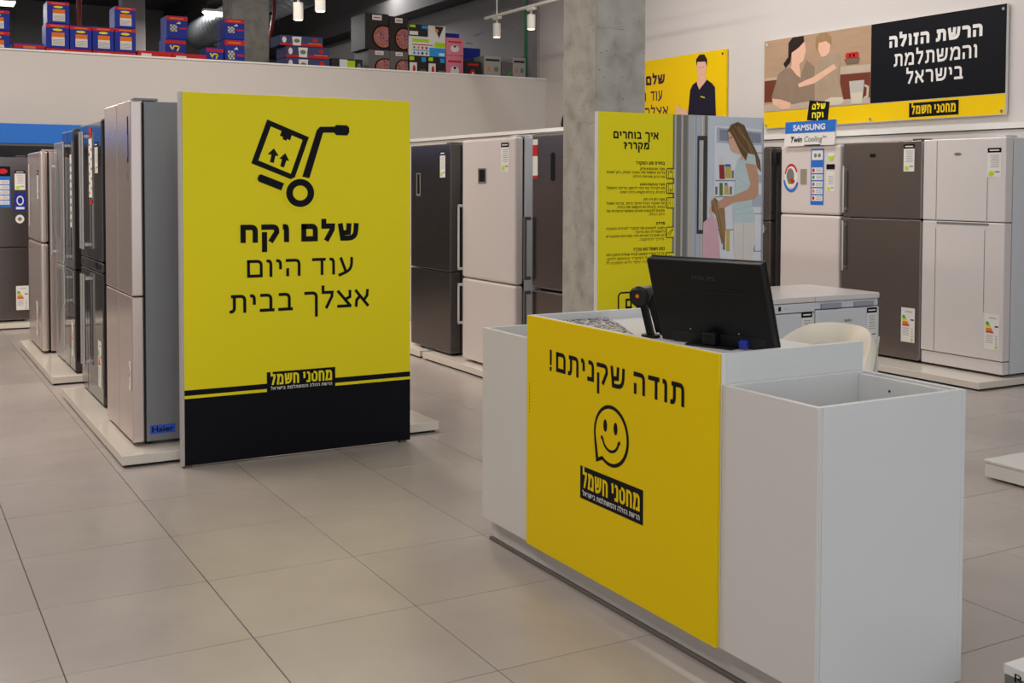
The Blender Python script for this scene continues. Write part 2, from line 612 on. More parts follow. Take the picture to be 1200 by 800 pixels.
# ------------------------------------------------------------------ the room
SX, SY, X0, Y0 = 0.5893, 0.6106, 0.4726, 5.4624
floor = MB().box((-6.5, -4, -0.25), (8.25, 25.2, -0.006), GROUT).build('floor')
tag(floor, kind='structure')
tile_mb = MB()
g = 0.0034
b_ = 0.0015
tw, th = SX - g, SY - g
tile_mb.add([(b_, b_, 0), (tw - b_, b_, 0), (tw - b_, th - b_, 0), (b_, th - b_, 0), (0, 0, -.0015), (tw, 0, -.0015), (tw, th, -.0015), (0, th, -.0015),
             (0, 0, -.006), (tw, 0, -.006), (tw, th, -.006), (0, th, -.006)],
            [(0, 1, 2, 3), (4, 5, 1, 0), (5, 6, 2, 1), (6, 7, 3, 2), (7, 4, 0, 3), (8, 9, 5, 4), (9, 10, 6, 5), (10, 11, 7, 6), (11, 8, 4, 7)], TILE)
cand = []
for i in range(-12, 13):
    for j in range(-16, 16):
        x, y = X0 + i * SX, Y0 - (j + 1) * SY
        cx, cy = x + SX / 2, y + SY / 2
        d = cx * math.sin(YAW) + cy * math.cos(YAW)
        s_ = cx * math.cos(YAW) - cy * math.sin(YAW)
        if y > 13.4 or x > 8.0 or x < -6.4:
            continue
        px = 600 + 1322 * s_ / max(d, .01)
        py = 212 + 1322 * EYE / max(d, .01)
        vis = d > 0.5 and -120 < px < 1320 and py < 920
        cand.append((not vis, d, x, y))
cand.sort()
first = None
rest = MB()
n_t = 0
for (nv, d, x, y) in cand:
    if not nv and n_t < 285:
        if first is None:
            first = tile_mb.build('tile', floor)
            o = first
        else:
            o = first.copy()
            C.objects.link(o)
            o.parent = floor
        o.location = (x + g / 2, y + g / 2, 0)
        n_t += 1
    else:
        rest.add([(v[0] + x + g / 2, v[1] + y + g / 2, v[2]) for v in tile_mb.v], tile_mb.f, TILE)
tag(rest.build('tile_field', floor), kind='stuff')

tag(box('wall_right', (8.04, -4, 0), (8.25, 25.2, 5.2), WALLW), kind='structure')
wb = tag(box('wall_back', (-6.5, 13.4, 0), (8.04, 13.55, 2.95), FASCIA), kind='structure')
box('top_cap', (-6.5, 13.385, 2.935), (8.04, 13.56, 2.955), EDGE, wb)
tag(box('floor_storage_deck', (-6.5, 13.55, 2.75), (8.04, 25.0, 2.9), CEIL), kind='structure')
tag(box('wall_rear', (-6.5, 25.0, 2.9), (8.04, 25.2, 5.2), REARW), kind='structure')
tag(box('wall_left', (-6.7, -4, 0), (-6.5, 25.2, 5.2), WALLW), kind='structure')
tag(box('ceiling', (-6.7, -4, 5.2), (8.25, 25.2, 5.35), CEIL), kind='structure')
# plaster patch with a grey storage coat above the deck, crack lines
pl = tag(box('wall_right_storage', (8.0, 13.56, 2.9), (8.04, 25.0, 5.2), mat('bare_plaster', (150, 146, 146), 0.85, var=0.12, scale=1.5, bump=.15)), kind='structure')
rnd = random.Random(4)
pr = Print('X', 8.0, -1, 0.002)
for (ya, yb, za, n) in ((14.2, 15.6, 3.75, 9), (15.3, 17.0, 3.68, 8), (14.0, 14.9, 4.05, 4)):
    pts = [(ya + (yb - ya) * i / n, za + rnd.uniform(-.035, .035)) for i in range(n + 1)]
    for a, b in zip(pts, pts[1:]):
        if rnd.random() < .75:
            pr.line([a, b], rnd.uniform(.012, .04), SIDED, 1)
pr.build('crack', pl)
# beams over the storage deck
tag(box('ceiling_beam', (7.6, 13.7, 4.3), (7.99, 24.95, 4.6), mat('beam_paint', (60, 58, 58), .8, var=.08)), kind='structure')
tag(box('ceiling_beam.001', (-6.4, 17.9, 4.75), (5.35, 18.2, 5.15), MATS['beam_paint']), kind='structure')
tag(box('ceiling_beam.002', (5.4, 13.7, 4.85), (5.7, 24.95, 5.19), MATS['beam_paint']), kind='structure')
# rear wall seams (vertical board joints) and conduit
rw = Print('Y', 25.0, -1, 0.003)
for i in range(12):
    rw.rect(1.2 + i * 0.62, 2.9, 1.215 + i * 0.62, 5.2, SIDED, 1)
rw.build('board_joint', bpy.data.objects['wall_rear'])
cd = MB().tube([(-1, 24.9, 4.0), (6.6, 24.9, 3.92)], .03, STEEL, 8).build('conduit', None, smooth=True)
tag(cd, 'thin grey conduit running along the dark rear wall of the storage deck', 'pipe')

# concrete pillars
c1 = tag(box('sheen_1', (4.0, 6.035, 0), (4.385, 6.44, 5.2), CONC, None, .012), kind='structure')
c1.name = 'concrete_pillar'
rp = random.Random(9)
for pl_, cst, lo, hi in (('Y', 6.035, 4.01, 4.375), ('X', 4.0, 6.05, 6.43)):
    jl = Print(pl_, cst, -1, .0008)
    for i in range(130):
        r_ = rp.uniform(.0012, .0042)
        jl.ell(rp.uniform(lo, hi), rp.uniform(.8, 3.2), r_, r_ * rp.uniform(.6, 1.4), POREM, 1, 7)
    z_ = 1.9 if pl_ == 'X' else 2.5
    pts = [(lo + (hi - lo) * i / 9, z_ + rp.uniform(-.008, .008)) for i in range(10)]
    jl.line(pts[:6], .0016, POREM, 1)
    tag(jl.build('pore', c1), kind='stuff')
c2 = tag(box('concrete_pillar', (4.14, 15.0, 2.9), (4.64, 15.5, 5.2), CONC, None, .012), kind='structure')
c3 = tag(box('concrete_pillar', (3.1, 17.0, 2.9), (3.42, 17.3, 5.2), REARW, None, .01), kind='structure')
tag(MB().tube([(2.51, 17.0, 2.9), (2.51, 17.0, 5.2)], .035, REDPIPE, 12).build('red_pipe', smooth=True), 'dark red vertical pipe behind the blue cartons on the storage deck', 'pipe')
tag(MB().tube([(4.72, 15.6, 2.9), (4.9, 15.6, 3.9), (4.9, 15.6, 5.2)], .025, REDPIPE, 12).build('red_pipe', smooth=True), 'thin red pipe rising beside the concrete column and foil duct', 'pipe')
tag(MB().tube([(7.955, 13.8, 2.9), (7.955, 13.8, 5.2)], .02, GRNPIPE, 12).build('green_conduit', smooth=True), 'green vertical conduit on the bare plaster wall above the storage deck', 'pipe')

# foil duct
fd = MB()
pts = [(5.35, 15.6 + i * .06, 4.3) for i in range(100)]
fd.tube(pts, [.27 + .018 * math.sin(i * 1.6) for i in range(100)], FOIL, 20)
duct = tag(fd.build('foil_duct', smooth=True), 'wrinkled silver foil duct hanging under the storage ceiling', 'duct')
fd = MB()
pts = [(4.95 + .004 * i, 15.9 + i * .06, 3.93 + .06 * math.sin(i * .09)) for i in range(70)]
fd.tube(pts, .022, BLACKPL, 8)
fd.build('cable', duct, smooth=True)['label'] = 'black cable looping below the duct'

# partitions behind the appliance rows, with cap and shadow joint
p1 = tag(box('wall_partition_centre', (4.86, 6.6, 0), (4.98, 12.6, 1.93), FASCIA), kind='structure')
box('top_cap', (4.845, 6.59, 1.935), (4.995, 12.61, 1.965), EDGE, p1)
p2 = tag(box('wall_partition_right', (7.985, -4, 0), (8.04, 13.4, 1.955), FASCIA), kind='structure')
box('top_cap', (7.965, -4, 1.965), (8.04, 13.4, 2.01), EDGE, p2)
p3 = tag(box('wall_partition_far', (-2.5, 13.3, 0), (3.2, 13.398, 1.9), mat('dark_backing', (70, 68, 70), .7, var=.05)), kind='structure')

# round wall vent
vt = thing('wall_vent', 'round dark grille on the right wall beside the concrete pillar', 'vent', (8.04, 12.75, 2.3))
MB().tube([(0, 0, 0), (-.05, 0, 0)], [.17, .16], SIDED, 24).build('rim', vt, smooth=False)
MB().tube([(-.05, 0, 0), (-.055, 0, 0)], [.13, .13], DARKGAP, 24).build('grille', vt)


# ------------------------------------------------------------------ platforms
def platform(label, x0, y0, x1, y1, h=0.065, group=None, name='display_platform'):
    t = thing(name, label, 'platform', ((x0 + x1) / 2, (y0 + y1) / 2, 0), 0, group)
    cx, cy = (x0 + x1) / 2, (y0 + y1) / 2
    box('recessed_base', (x0 + .02 - cx, y0 + .02 - cy, 0), (x1 - .02 - cx, y1 - .02 - cy, .014), DARKGAP, t)
    MB().box((x0 - cx, y0 - cy, .014), (x1 - cx, y1 - cy, h), PLATF).build('deck', t, .003)
    return t


platform('low cream platform under the silver four-door fridge beside the big yellow sign', 1.097, 6.14, 2.942, 8.38)
platform('low cream platform further down the left aisle under the narrow dark fridges', 1.097, 8.9, 2.94, 11.1)
platform('low pale platform at the far left end of the aisle under the dark grey fridge', -1.6, 12.5, 1.62, 13.28)
platform('low cream platform under the white fridge with vertical bar handles', 4.04, 6.48, 4.84, 8.76)
platform('short cream platform behind the right edge of the big yellow sign', 4.04, 8.82, 4.84, 10.9)
platform('long low platform under the fridges along the right wall', 6.98, 5.47, 7.97, 9.4)
ep = thing('display_platform', 'empty white platform at the right edge behind the checkout counter', 'platform', (4.93, 2.5, 0))
box('deck', (0, 0, .085), (1.7, 1.33, .1), PLATE_, ep, .003)
box('front_board', (.008, 0.02, .012), (.026, 1.325, .085), EDGE, ep, .002)
box('side_board', (.026, 1.3, .012), (1.69, 1.318, .085), EDGE, ep, .002)
for yy in (.25, 1.15):
    MB().tube([(.1, yy, 0), (.1, yy, .085)], .02, RUBBER, 10).build('foot', ep)


# ------------------------------------------------------------------ appliances
def tag_print(pr, u, v, wd, h, head=BLACKP, k=1):
    """price card: white paper, dark header, grey lines, lime spot; (u, v) is the lower left corner"""
    pr.rect(u, v, u + wd, v + h, WHITEP, k)
    pr.rect(u, v + h * .84, u + wd, v + h, head, k + 1)
    pr.rect(u + wd * .15, v + h * .9, u + wd * .85, v + h * .94, WHITEP, k + 2)
    for i in range(7):
        pr.rect(u + wd * (.2 + .04 * (i % 3)), v + h * (.74 - i * .065), u + wd * .85, v + h * (.755 - i * .065), GREYP, k + 1)
    pr.ell(u + wd * .3, v + h * .12, wd * .2, wd * .17, LIME, k + 1, 12)
    pr.rect(u + wd * .55, v + h * .17, u + wd * .9, v + h * .2, BLACKP, k + 1)


def energy_print(pr, u, v, wd, h, k=1):
    pr.rect(u, v, u + wd, v + h, WHITEP, k)
    cols = [GREEN, GREEN, LIME, YEL2, ORANGE, ORANGE, RED]
    for i, c in enumerate(cols):
        y1 = v + h * (.78 - i * .045)
        pr.poly([(u + wd * .1, y1 - h * .04), (u + wd * (.3 + .055 * i), y1 - h * .04), (u + wd * (.27 + .055 * i), y1), (u + wd * .1, y1)], c, k + 1)
    pr.rect(u + wd * .7, v + h * .64, u + wd * .93, v + h * .68, BLACKP, k + 1)
    pr.rect(u + wd * .3, v + h * .88, u + wd * .8, v + h * .9, GREYP, k + 1)
    for i in range(5):
        pr.rect(u + wd * .12, v + h * (.4 - i * .05), u + wd * .58, v + h * (.41 - i * .05), GREYP, k + 1)
        pr.rect(u + wd * .75, v + h * (.38 - i * .07), u + wd * .87, v + h * (.4 - i * .07), GREYP, k + 1)
    pr.ell(u + wd * .8, v + h * .06, wd * .1, wd * .07, LIME, k + 1, 10)


def feature_print(pr, u, v, wd, h, body=BLUEH, k=1, rows=5):
    pr.rect(u, v, u + wd, v + h, body, k)
    pr.rect(u + wd * .08, v + h * .8, u + wd * .92, v + h * .97, WHITEP, k + 1)
    pr.ell(u + wd * .35, v + h * .88, wd * .12, h * .04, GREYP, k + 2, 10)
    pr.ell(u + wd * .65, v + h * .88, wd * .12, h * .04, GREYP, k + 2, 10)
    rh = .62 / rows
    cs = [RED, ORANGE, GREYP, GREEN, RED]
    for i in range(rows):
        a = v + h * (.07 + i * rh)
        pr.rect(u + wd * .08, a, u + wd * .92, a + h * rh * .8, WHITEP, k + 1)
        pr.ell(u + wd * .22, a + h * rh * .4, wd * .1, h * rh * .28, cs[i % 5], k + 2, 10)
        for q in range(3):
            pr.rect(u + wd * .42, a + h * rh * (.2 + .18 * q), u + wd * .85, a + h * rh * (.25 + .18 * q), GREYP, k + 2)


def fridge(label, pos, facing, wd, dp, H, dm, sm, splits, handles=(), prints=(), vsplit=None, name='refrigerator', group=None, bevel=.008,
           kick=None, gap=.006, side_gap=.012, doors_d=.06, foot_h=.02, sheen=None):
    """splits: heights of horizontal joints; vsplit: x of a vertical joint; handles: (row, x, z0, z1, kind); prints: (row, fn)
    local frame: x to the viewer's right across the front, y into the depth, z up"""
    rz = -math.pi / 2 if facing == 'X' else 0
    t = thing(name, label, 'refrigerator', pos, rz, group)
    box('cabinet', (.004, doors_d + side_gap, foot_h), (wd - .004, dp, H - .004), sm, t, .004)
    box('gasket', (.014, doors_d, foot_h + .012), (wd - .014, doors_d + side_gap, H - .012), DARKGAP, t)
    zs = [foot_h + (.0 if kick is None else kick)] + list(splits) + [H]
    cols = [(0, wd)] if vsplit is None else [(0, vsplit - gap / 2), (vsplit + gap / 2, wd)]
    doors = {}
    if kick:
        box('kick_panel', (.004, .008, foot_h), (wd - .004, doors_d, foot_h + kick - gap), dm, t, .003)
    for r in range(len(zs) - 1):
        for ci, (a, b) in enumerate(cols):
            z0 = zs[r] + (gap / 2 if r else 0)
            z1 = zs[r + 1] - (gap / 2 if r < len(zs) - 2 else 0)
            doors[(r, ci)] = MB().box((a, 0, z0), (b, doors_d, z1), dm).build('door', t, bevel, seg=3)
    for i, (key, x, z0, z1, kind) in enumerate(handles):
        hb = MB()
        if kind == 'bar':
            hb.tube([(x, -.03, z0), (x, -.03, z1)], .011, STEEL, 10)
            hb.box((x - .008, -.03, z0 + .02), (x + .008, .002, z0 + .04), STEEL)
            hb.box((x - .008, -.03, z1 - .04), (x + .008, .002, z1 - .02), STEEL)
        elif kind == 'darkbar':
            hb.box((x - .014, -.05, z0), (x + .014, -.035, z1), SIDED)
            hb.box((x - .014, -.036, z0), (x + .014, .002, z0 + .025), SIDED)
            hb.box((x - .014, -.036, z1 - .025), (x + .014, .002, z1), SIDED)
        elif kind == 'whitebar':
            hb.box((x - .004, -.038, z0), (x + .010, -.026, z1), LAMPW)
            hb.box((x - .006, -.038, z0), (x + .012, .002, z0 + .02), WHITEF)
            hb.box((x - .006, -.038, z1 - .02), (x + .012, .002, z1), WHITEF)
        elif kind == 'recess':
            hb.box((x, -.003, z0), (z1, .001, z0 + .018), SIDEG)
        hb.build('handle', doors[key], .002)
    for key, nm, fn in prints:
        p = Print('Y', -.0012, -1, .0006)
        fn(p)
        p.build(nm, doors[key])
    if sheen:  # pale strip added to imitate the bluish reflection on the door side
        for r in range(len(zs) - 1):
            box('side_sheen_strip', (wd + .0003, .006, zs[r] + .012), (wd + .004, doors_d - .006, zs[r + 1] - .012), sheen, doors[(r, len(cols) - 1)], .001)
    for x in (.06, wd - .06):
        MB().tube([(x, .09, 0), (x, .09, foot_h + .005)], .018, RUBBER, 10).build('foot', t)
    box('hinge_cover', (wd - .11, .02, H), (wd - .02, .15, H + .014), sm, t, .003)
    return t, doors


PZ = 0.065
Hh = PZ
# --- left aisle, facing left
W = .80
def p_h(p):
    p.rect(.62, 1.66, .66, 1.82, BLACKP, 1)
    p.rect(.628, 1.52, .652, 1.72, BLUEH, 2)
    p.ell(.64, 1.47, .03, .035, GREYP, 1, 14, rin=.8)
def p_h0(p):
    energy_print(p, .32, .34, .06, .16)
t, d = fridge('silver four-door fridge with black joints beside the big yellow sign', (1.19, 7.13, Hh), 'X', .8, .72, 1.885, STEELW, SIDEG, [.82], vsplit=.4,
              prints=[((1, 1), 'control_sticker', lambda p: (p.rect(.71, 1.55, .735, 1.8, BLACKP, 1), p.rect(.713, 1.58, .732, 1.7, BLUEH, 2), p.ell(.72, 1.48, .016, .03, GREYP, 1, 14, rin=.8))),
                      ((0, 1), 'energy_label', lambda p: energy_print(p, .7, .3, .07, .16))])
sd = Print('X', .8, 1, .0008)
st = Print('X', .7965, 1, .0008)
st.rect(.09, .06, .225, .108, mat('blue_sticker', (40, 84, 200), .5, var=.03), 1)
# letters read from the front corner inwards
st.text('Haier', .10, .216, .07, .1, BLACKP, .02, 2, rtl=False)
o = st.build('maker_sticker', [c for c in t.children if c.name.startswith('cabinet')][0])
MB().tube([(.74, .14, .021), (.74, .2, .021)], .02, CHROME, 12).build('levelling_wheel', t, smooth=True)

t, d = fridge('dark brown fridge with twin chrome handles between the silver fridge and black-glass one', (1.23, 8.36, Hh), 'X', .86, .7, 1.83, BGLASS, SIDED, [.86, .93], vsplit=.26,
              handles=[((2, 0), .215, .99, 1.78, 'bar'), ((2, 1), .31, .99, 1.78, 'bar'), ((0, 0), .215, .2, .82, 'bar'), ((0, 1), .31, .2, .82, 'bar')],
              prints=[((2, 1), 'feature_strip', lambda p: (p.rect(.38, 1.34, .52, 1.73, WHITEP, 1), p.rect(.40, 1.74, .5, 1.8, RED, 1), [p.ell(.41 + .08 * (i % 2), 1.37 + i * .032, .02, .01, [RED, GREYP, BLACKP][i % 3], 2, 8) for i in range(11)],
                                                                p.rect(.4, 1.30, .52, 1.325, RED, 1))),
                      ((2, 1), 'price_card', lambda p: tag_print(p, .62, 1.5, .12, .2)),
                      ((1, 1), 'control_panel', lambda p: (p.rect(.62, .875, .68, .92, BLACKP, 1), p.ell(.75, .897, .03, .015, BLACKP, 1, 12))),
                      ((0, 1), 'energy_label', lambda p: energy_print(p, .68, .12, .13, .3))])
t, d = fridge('narrow glossy black-glass fridge with thin centre line in the left aisle', (1.27, 9.52, Hh), 'X', .56, .68, 1.83, BGLASS, SIDED, [.78], vsplit=.3,
              handles=[((1, 0), .27, .84, 1.75, 'bar'), ((0, 0), .27, .5, .74, 'bar')], prints=[((1, 1), 'feature_strip', lambda p: (p.rect(.4, 1.1, .48, 1.65, WHITEP, 1), [p.rect(.41, 1.14 + i * .06, .47, 1.16 + i * .06, GREYP, 2) for i in range(8)])),
                                                              ((0, 1), 'energy_label', lambda p: energy_print(p, .4, .12, .1, .26))])
t, d = fridge('slim silver fridge with tapering leaf-shaped grip panels in the left aisle', (1.27, 10.02, Hh), 'X', .46, .68, 1.76, STEEL, SIDEG, [.78], prints=[
    ((1, 0), 'grip_panel', lambda p: p.poly([(.12, 1.0), (.12, 1.4), (.17, 1.6), (.22, 1.7), (.27, 1.6), (.31, 1.4), (.31, 1.0)], SIDEG, 1)),
    ((0, 0), 'grip_panel', lambda p: p.poly([(.12, .74), (.12, .45), (.17, .25), (.22, .12), (.27, .25), (.31, .45), (.31, .74)], SIDEG, 1))], handles=[((1, 0), .04, .84, 1.6, 'bar')])
t, d = fridge('warm silver two-door fridge furthest along the left aisle', (1.175, 11.04, Hh), 'X', .9, .72, 1.70, STEELW, STEELW, [.93], bevel=.02,
              prints=[((1, 0), 'price_card', lambda p: (tag_print(p, .7, 1.3, .1, .24), p.rect(.1, 1.05, .16, 1.6, WHITEP, 1))),
                                                             ((0, 0), 'energy_label', lambda p: energy_print(p, .55, .12, .13, .3))])
# --- far wall, facing the camera side
def p_far(p):
    feature_print(p, .42, 1.18, .14, .42, BLUEH, 1, 5)
    p.rect(.42, 1.5, .56, 1.6, BLACKP, 3)
    p.ell(.49, 1.55, .045, .028, RED, 4, 12)
    tag_print(p, .6, 1.36, .1, .2)
    p.rrect(.595, 1.14, .705, 1.33, mat('royal_blue_print', (34, 50, 150), .5, var=.03), .01, 1)
    p.ell(.65, 1.25, .035, .05, WHITEP, 2, 16, rin=.7)
    p.rect(.61, 1.16, .69, 1.185, WHITEP, 2)
    p.ell(.645, 1.06, .042, .045, WHITEP, 1, 16)
    p.ell(.645, 1.06, .02, .02, GREYP, 2, 12)
t, d = fridge('dark grey two-door fridge under the blue header at the far left', (.62, 12.62, Hh), 'Y', .73, .62, 1.70, DSTEEL, SIDED, [.77],
              prints=[((1, 0), 'sticker_set', p_far), ((0, 0), 'energy_label', lambda p: energy_print(p, .6, .12, .12, .25))])

bh = thing('header_board', 'long plain blue header board above the far left fridge', 'sign', (0, 13.0, 0))
box('board', (-2.4, .0, 1.915), (2.75, .05, 2.125), BLUEH, bh, .003)
box('lower_rail', (-2.4, .01, 1.89), (2.75, .05, 1.914), SIDED, bh)
for xx in (-2.2, 2.6):
    box('bracket', (xx, .05, 1.95), (xx + .04, .4, 2.0), SIDED, bh)

# --- centre row, facing left
t, d = fridge('tall dark graphite fridge just right of the big yellow sign', (4.13, 9.2, Hh), 'X', .79, .68, 1.77, DDSTEEL, SIDED, [.7], doors_d=.1,
              prints=[((1, 0), 'display_panel', lambda p: (p.rect(.12, 1.33, .21, 1.53, GREYP, 1), p.rect(.14, 1.35, .19, 1.52, BLACKP, 2))),
                      ((1, 0), 'price_card', lambda p: tag_print(p, .60, 1.49, .1, .22))])
t, d = fridge('tall pearl white fridge with long bar handles and a small dark display', (4.13, 8.19, Hh), 'X', .88, .68, 1.79, PEARL, WHITEF2, [.68], doors_d=.07, bevel=.02,
              handles=[((1, 0), -.0, .74, 1.27, 'whitebar'), ((0, 0), -.0, .3, .63, 'whitebar')],
              prints=[((1, 0), 'display_panel', lambda p: (p.rect(.28, 1.44, .42, 1.56, GREYP, 1), p.rect(.30, 1.455, .40, 1.55, BLACKP, 2))),
                      ((1, 0), 'price_card', lambda p: tag_print(p, .66, 1.53, .12, .22))])
t, d = fridge('tall dark steel fridge half hidden behind the concrete pillar', (4.14, 7.09, Hh), 'X', .6, .68, 1.80, DSTEEL, WHITEF2, [.68], doors_d=.07, bevel=.02,
              handles=[((1, 0), -.02, .74, 1.2, 'darkbar'), ((0, 0), -.02, .3, .66, 'darkbar')],
              prints=[((1, 0), 'feature_strip', lambda p: (p.rect(.02, 1.48, .09, 1.76, WHITEP, 1), p.rect(.02, 1.64, .09, 1.72, RED, 2), p.rect(.02, 1.48, .09, 1.50, RED, 2))),
                      ((1, 0), 'display_panel', lambda p: p.rrect(.27, 1.46, .325, 1.66, BLACKP, .02, 1))])

# --- right wall row, facing left
def p_s(p):
    p.rect(-.06, 1.62, .0, 1.74, BLACKP, 1)
    p.ell(.14, 1.52, .085, .11, WHITEP, 1, 24)
    p.ell(.14, 1.52, .085, .11, RED, 2, 24, rin=.8, a0=20, a1=170)
    p.ell(.14, 1.50, .1, .13, BLUEH, 2, 24, rin=.8, a0=190, a1=340)
    p.ell(.13, 1.52, .05, .07, GREYP, 2, 16)
    p.ell(.15, 1.47, .04, .025, RED, 3, 12)
    p.ell(.12, 1.46, .02, .015, GREEN, 4, 12)
    p.rect(.26, 1.44, .34, 1.58, mat('taupe_print', (150, 138, 122), .5, var=.03), 1)
    feature_print(p, .39, 1.26, .16, .5, BLUEH, 1, 5)
    p.ell(.635, 1.68, .03, .03, LIME, 1, 12)
    p.rect(.6, 1.69, .67, 1.72, WHITEP, 2)
    p.rect(.58, 1.575, .68, 1.62, BLACKP, 1)
    tag_print(p, .58, 1.38, .1, .18, WHITEP)
t, d = fridge('white top-freezer fridge covered in coloured stickers under the small blue sign', (7.3, 7.92, Hh), 'X', .74, .66, 1.79, PEARL, WHITEF2, [1.17], bevel=.02, doors_d=.08,
              prints=[((1, 0), 'sticker_set', lambda p: [p_s(p)])])
t, d = fridge('tall dark slab fridge between the blue-signed white one and the info board', (7.25, 8.5, Hh), 'X', .5, .66, 1.78, DDSTEEL, SIDED, [1.1], handles=[((0, 0), .44, .99, 1.06, 'bar')], doors_d=.07)
t, d = fridge('dark steel top-freezer fridge with bar handles against the right wall', (7.3, 7.14, Hh), 'X', .84, .66, 1.80, DSTEEL, SIDED, [1.16], doors_d=.08, sheen=STEEL,
              handles=[((1, 0), .03, 1.2, 1.6, 'bar'), ((0, 0), .03, .7, 1.13, 'bar')],
              prints=[((1, 0), 'price_card', lambda p: tag_print(p, .66, 1.55, .11, .22)), ((0, 0), 'energy_label', lambda p: energy_print(p, .66, .16, .14, .28)),
                      ((1, 0), 'maker_badge', lambda p: p.rrect(.3, 1.67, .36, 1.7, BLACKP, .008, 1))])
t, d = fridge('big white top-freezer fridge nearest along the right wall', (7.3, 6.28, Hh), 'X', .76, .66, 1.80, WHITEF, WHITEF2, [1.16], doors_d=.08, kick=.1,
              handles=[((0, 0), .14, 1.135, .62, 'recess')],
              prints=[((1, 0), 'price_card', lambda p: tag_print(p, .6, 1.5, .12, .22)), ((0, 0), 'energy_label', lambda p: energy_print(p, .6, .2, .13, .27)),
                      ((1, 0), 'maker_badge', lambda p: p.ell(.33, 1.68, .035, .012, GREYP, 1, 16)),
                      ((1, 0), 'panel_line', lambda p: (p.rect(.13, 1.17, .134, 1.79, GREYP, 1), p.rect(.6, 1.17, .604, 1.5, GREYP, 1))),
                      ((0, 0), 'panel_line', lambda p: (p.rect(.13, .13, .134, 1.1, GREYP, 1), p.rect(.585, .48, .589, 1.1, GREYP, 1)))])

# --- under-counter fridges
def small_fridge(label, x0, wd, panel):
    t = thing('undercounter_fridge', label, 'refrigerator', (x0, 4.9, 0))
    box('cabinet', (.003, .05, .02), (wd - .003, .6, .81), WHITEF2, t, .004)
    MB().box((0, .0, .815), (wd, .61, .85), WHITEF).build('top_plate', t, .006)
    if panel:
        cp = box('control_panel', (.002, .0, .76), (wd - .002, .05, .812), WHITEF2, t, .004)
        p = Print('Y', -.001, -1, .0006)
        p.rect(.24, .775, .26, .8, BLACKP, 1)
        for q in (.17, .19, .21, .29, .31):
            p.ell(q, .787, .003, .003, GREYP, 1, 8)
        p.build('display', cp)
        dz = .755
    else:
        cp = box('control_panel', (.002, .012, .77), (wd - .002, .05, .812), WHITEF2, t, .004)
        [MB().box((a, .0, .772), (a + .16, .012, .8), mat('handle_shade', (150, 154, 168), .5, var=.03)).build('grip_recess', cp, .002) for a in (.05, .32)]
        dz = .765
    d = MB().box((.002, 0, .05), (wd - .002, .048, dz), WHITEF2).build('door', t, .008)
    p = Print('Y', -.0012, -1, .0006)
    tag_print(p, wd - .11, .56, .085, .2)
    p.build('price_card', d)
    if not panel:
        p = Print('Y', -.0012, -1, .0006)
        p.text('beko', .235, .295, .685, .705, GREYP, .01, 1, rtl=False)
        p.rect(.25, .645, .275, .652, BLACKP, 1)
        p.build('maker_badge', d)
    for xx in (.05, wd - .05):
        MB().tube([(xx, .08, 0), (xx, .08, .03)], .018, RUBBER, 10).build('foot', t)
small_fridge('low white under-counter fridge with a small black display, partly behind the monitor', 4.27, .528, True)
small_fridge('low white under-counter fridge with recessed grips behind the cream chair', 4.802, .528, False)

# small blue header sign on the stickered fridge
hs = thing('header_sign', 'small blue and white header sign standing on the stickered white fridge', 'sign', (7.28, 7.5, PZ + 1.79))
MB().add([(0, .36, .0), (0, -.27, .0), (0, -.29, .22), (0, .34, .22), (.012, .36, .0), (.012, -.27, .0), (.012, -.29, .22), (.012, .34, .22)],
         [(0, 1, 2, 3), (7, 6, 5, 4), (0, 4, 5, 1), (1, 5, 6, 2), (2, 6, 7, 3), (3, 7, 4, 0)], WHITEP).build('board', hs)
box('stand_foot', (-.0, -.1, .0), (.12, .1, .008), WHITEP, hs)
p = Print('X', -.001, -1, .0006)
p.poly([(.345, .115), (-.28, .115), (-.29, .22), (.34, .22)], BLUEH, 1)
p.text('SAMSUNG', .24, -.16, .14, .19, WHITEP, .03, 2, rtl=False)
p.text('Twin', .28, .13, .035, .085, BLACKP, .025, 2, rtl=False, shear=-.2)
p.text('Cooling', .10, -.12, .035, .085, GREYP, .0, 2, rtl=False, shear=-.2)
p.text('Plus', -.13, -.18, .065, .085, GREYP, .01, 2, rtl=False, shear=-.2)
p.build('lettering', hs)
bt = thing('hanging_tag', 'small tilted black tag with yellow letters above the blue header sign', 'sign', (7.3, 7.45, 2.07))
MB().add([(0, .14, .012), (0, -.11, -.004), (0, -.13, .165), (0, .11, .19), (.008, .14, .012), (.008, -.11, -.004), (.008, -.13, .165), (.008, .11, .19)],
         [(0, 1, 2, 3), (7, 6, 5, 4), (0, 4, 5, 1), (1, 5, 6, 2), (2, 6, 7, 3), (3, 7, 4, 0)], BLACKP).build('board', bt)
p = Print('X', -.001, -1, .0006)
p.text('שלם', .075, -.09, .105, .155, YELLOW, .04, 1)
p.text('וקח', .075, -.065, .03, .08, YELLOW, .04, 1)
p.build('lettering', bt)

# ------------------------------------------------------------------ signs
SY_ = 5.985
sg = thing('standing_sign', 'big yellow and black standing sign with a hand-truck drawing', 'sign', (2.03, SY_, 0))
ox = -2.03
box('panel', (1.385 + ox, .001, .012), (2.682 + ox, .045, 1.98), EDGE, sg, .002)
box('edge_strip', (1.371 + ox, .0, .012), (1.3845 + ox, .047, 1.98), mat('aluminium_edge', (190, 184, 184), .45, .2, var=.03), sg, .001)
for xx in (1.385, 2.62):
    box('foot', (xx + ox, .005, 0), (xx + .04 + ox, .04, .012), BOXBRN, sg)
p = Print('Y', 0, -1, .0006)


def sh(pts, dx=ox):
    return [(a + dx, b) for a, b in pts]


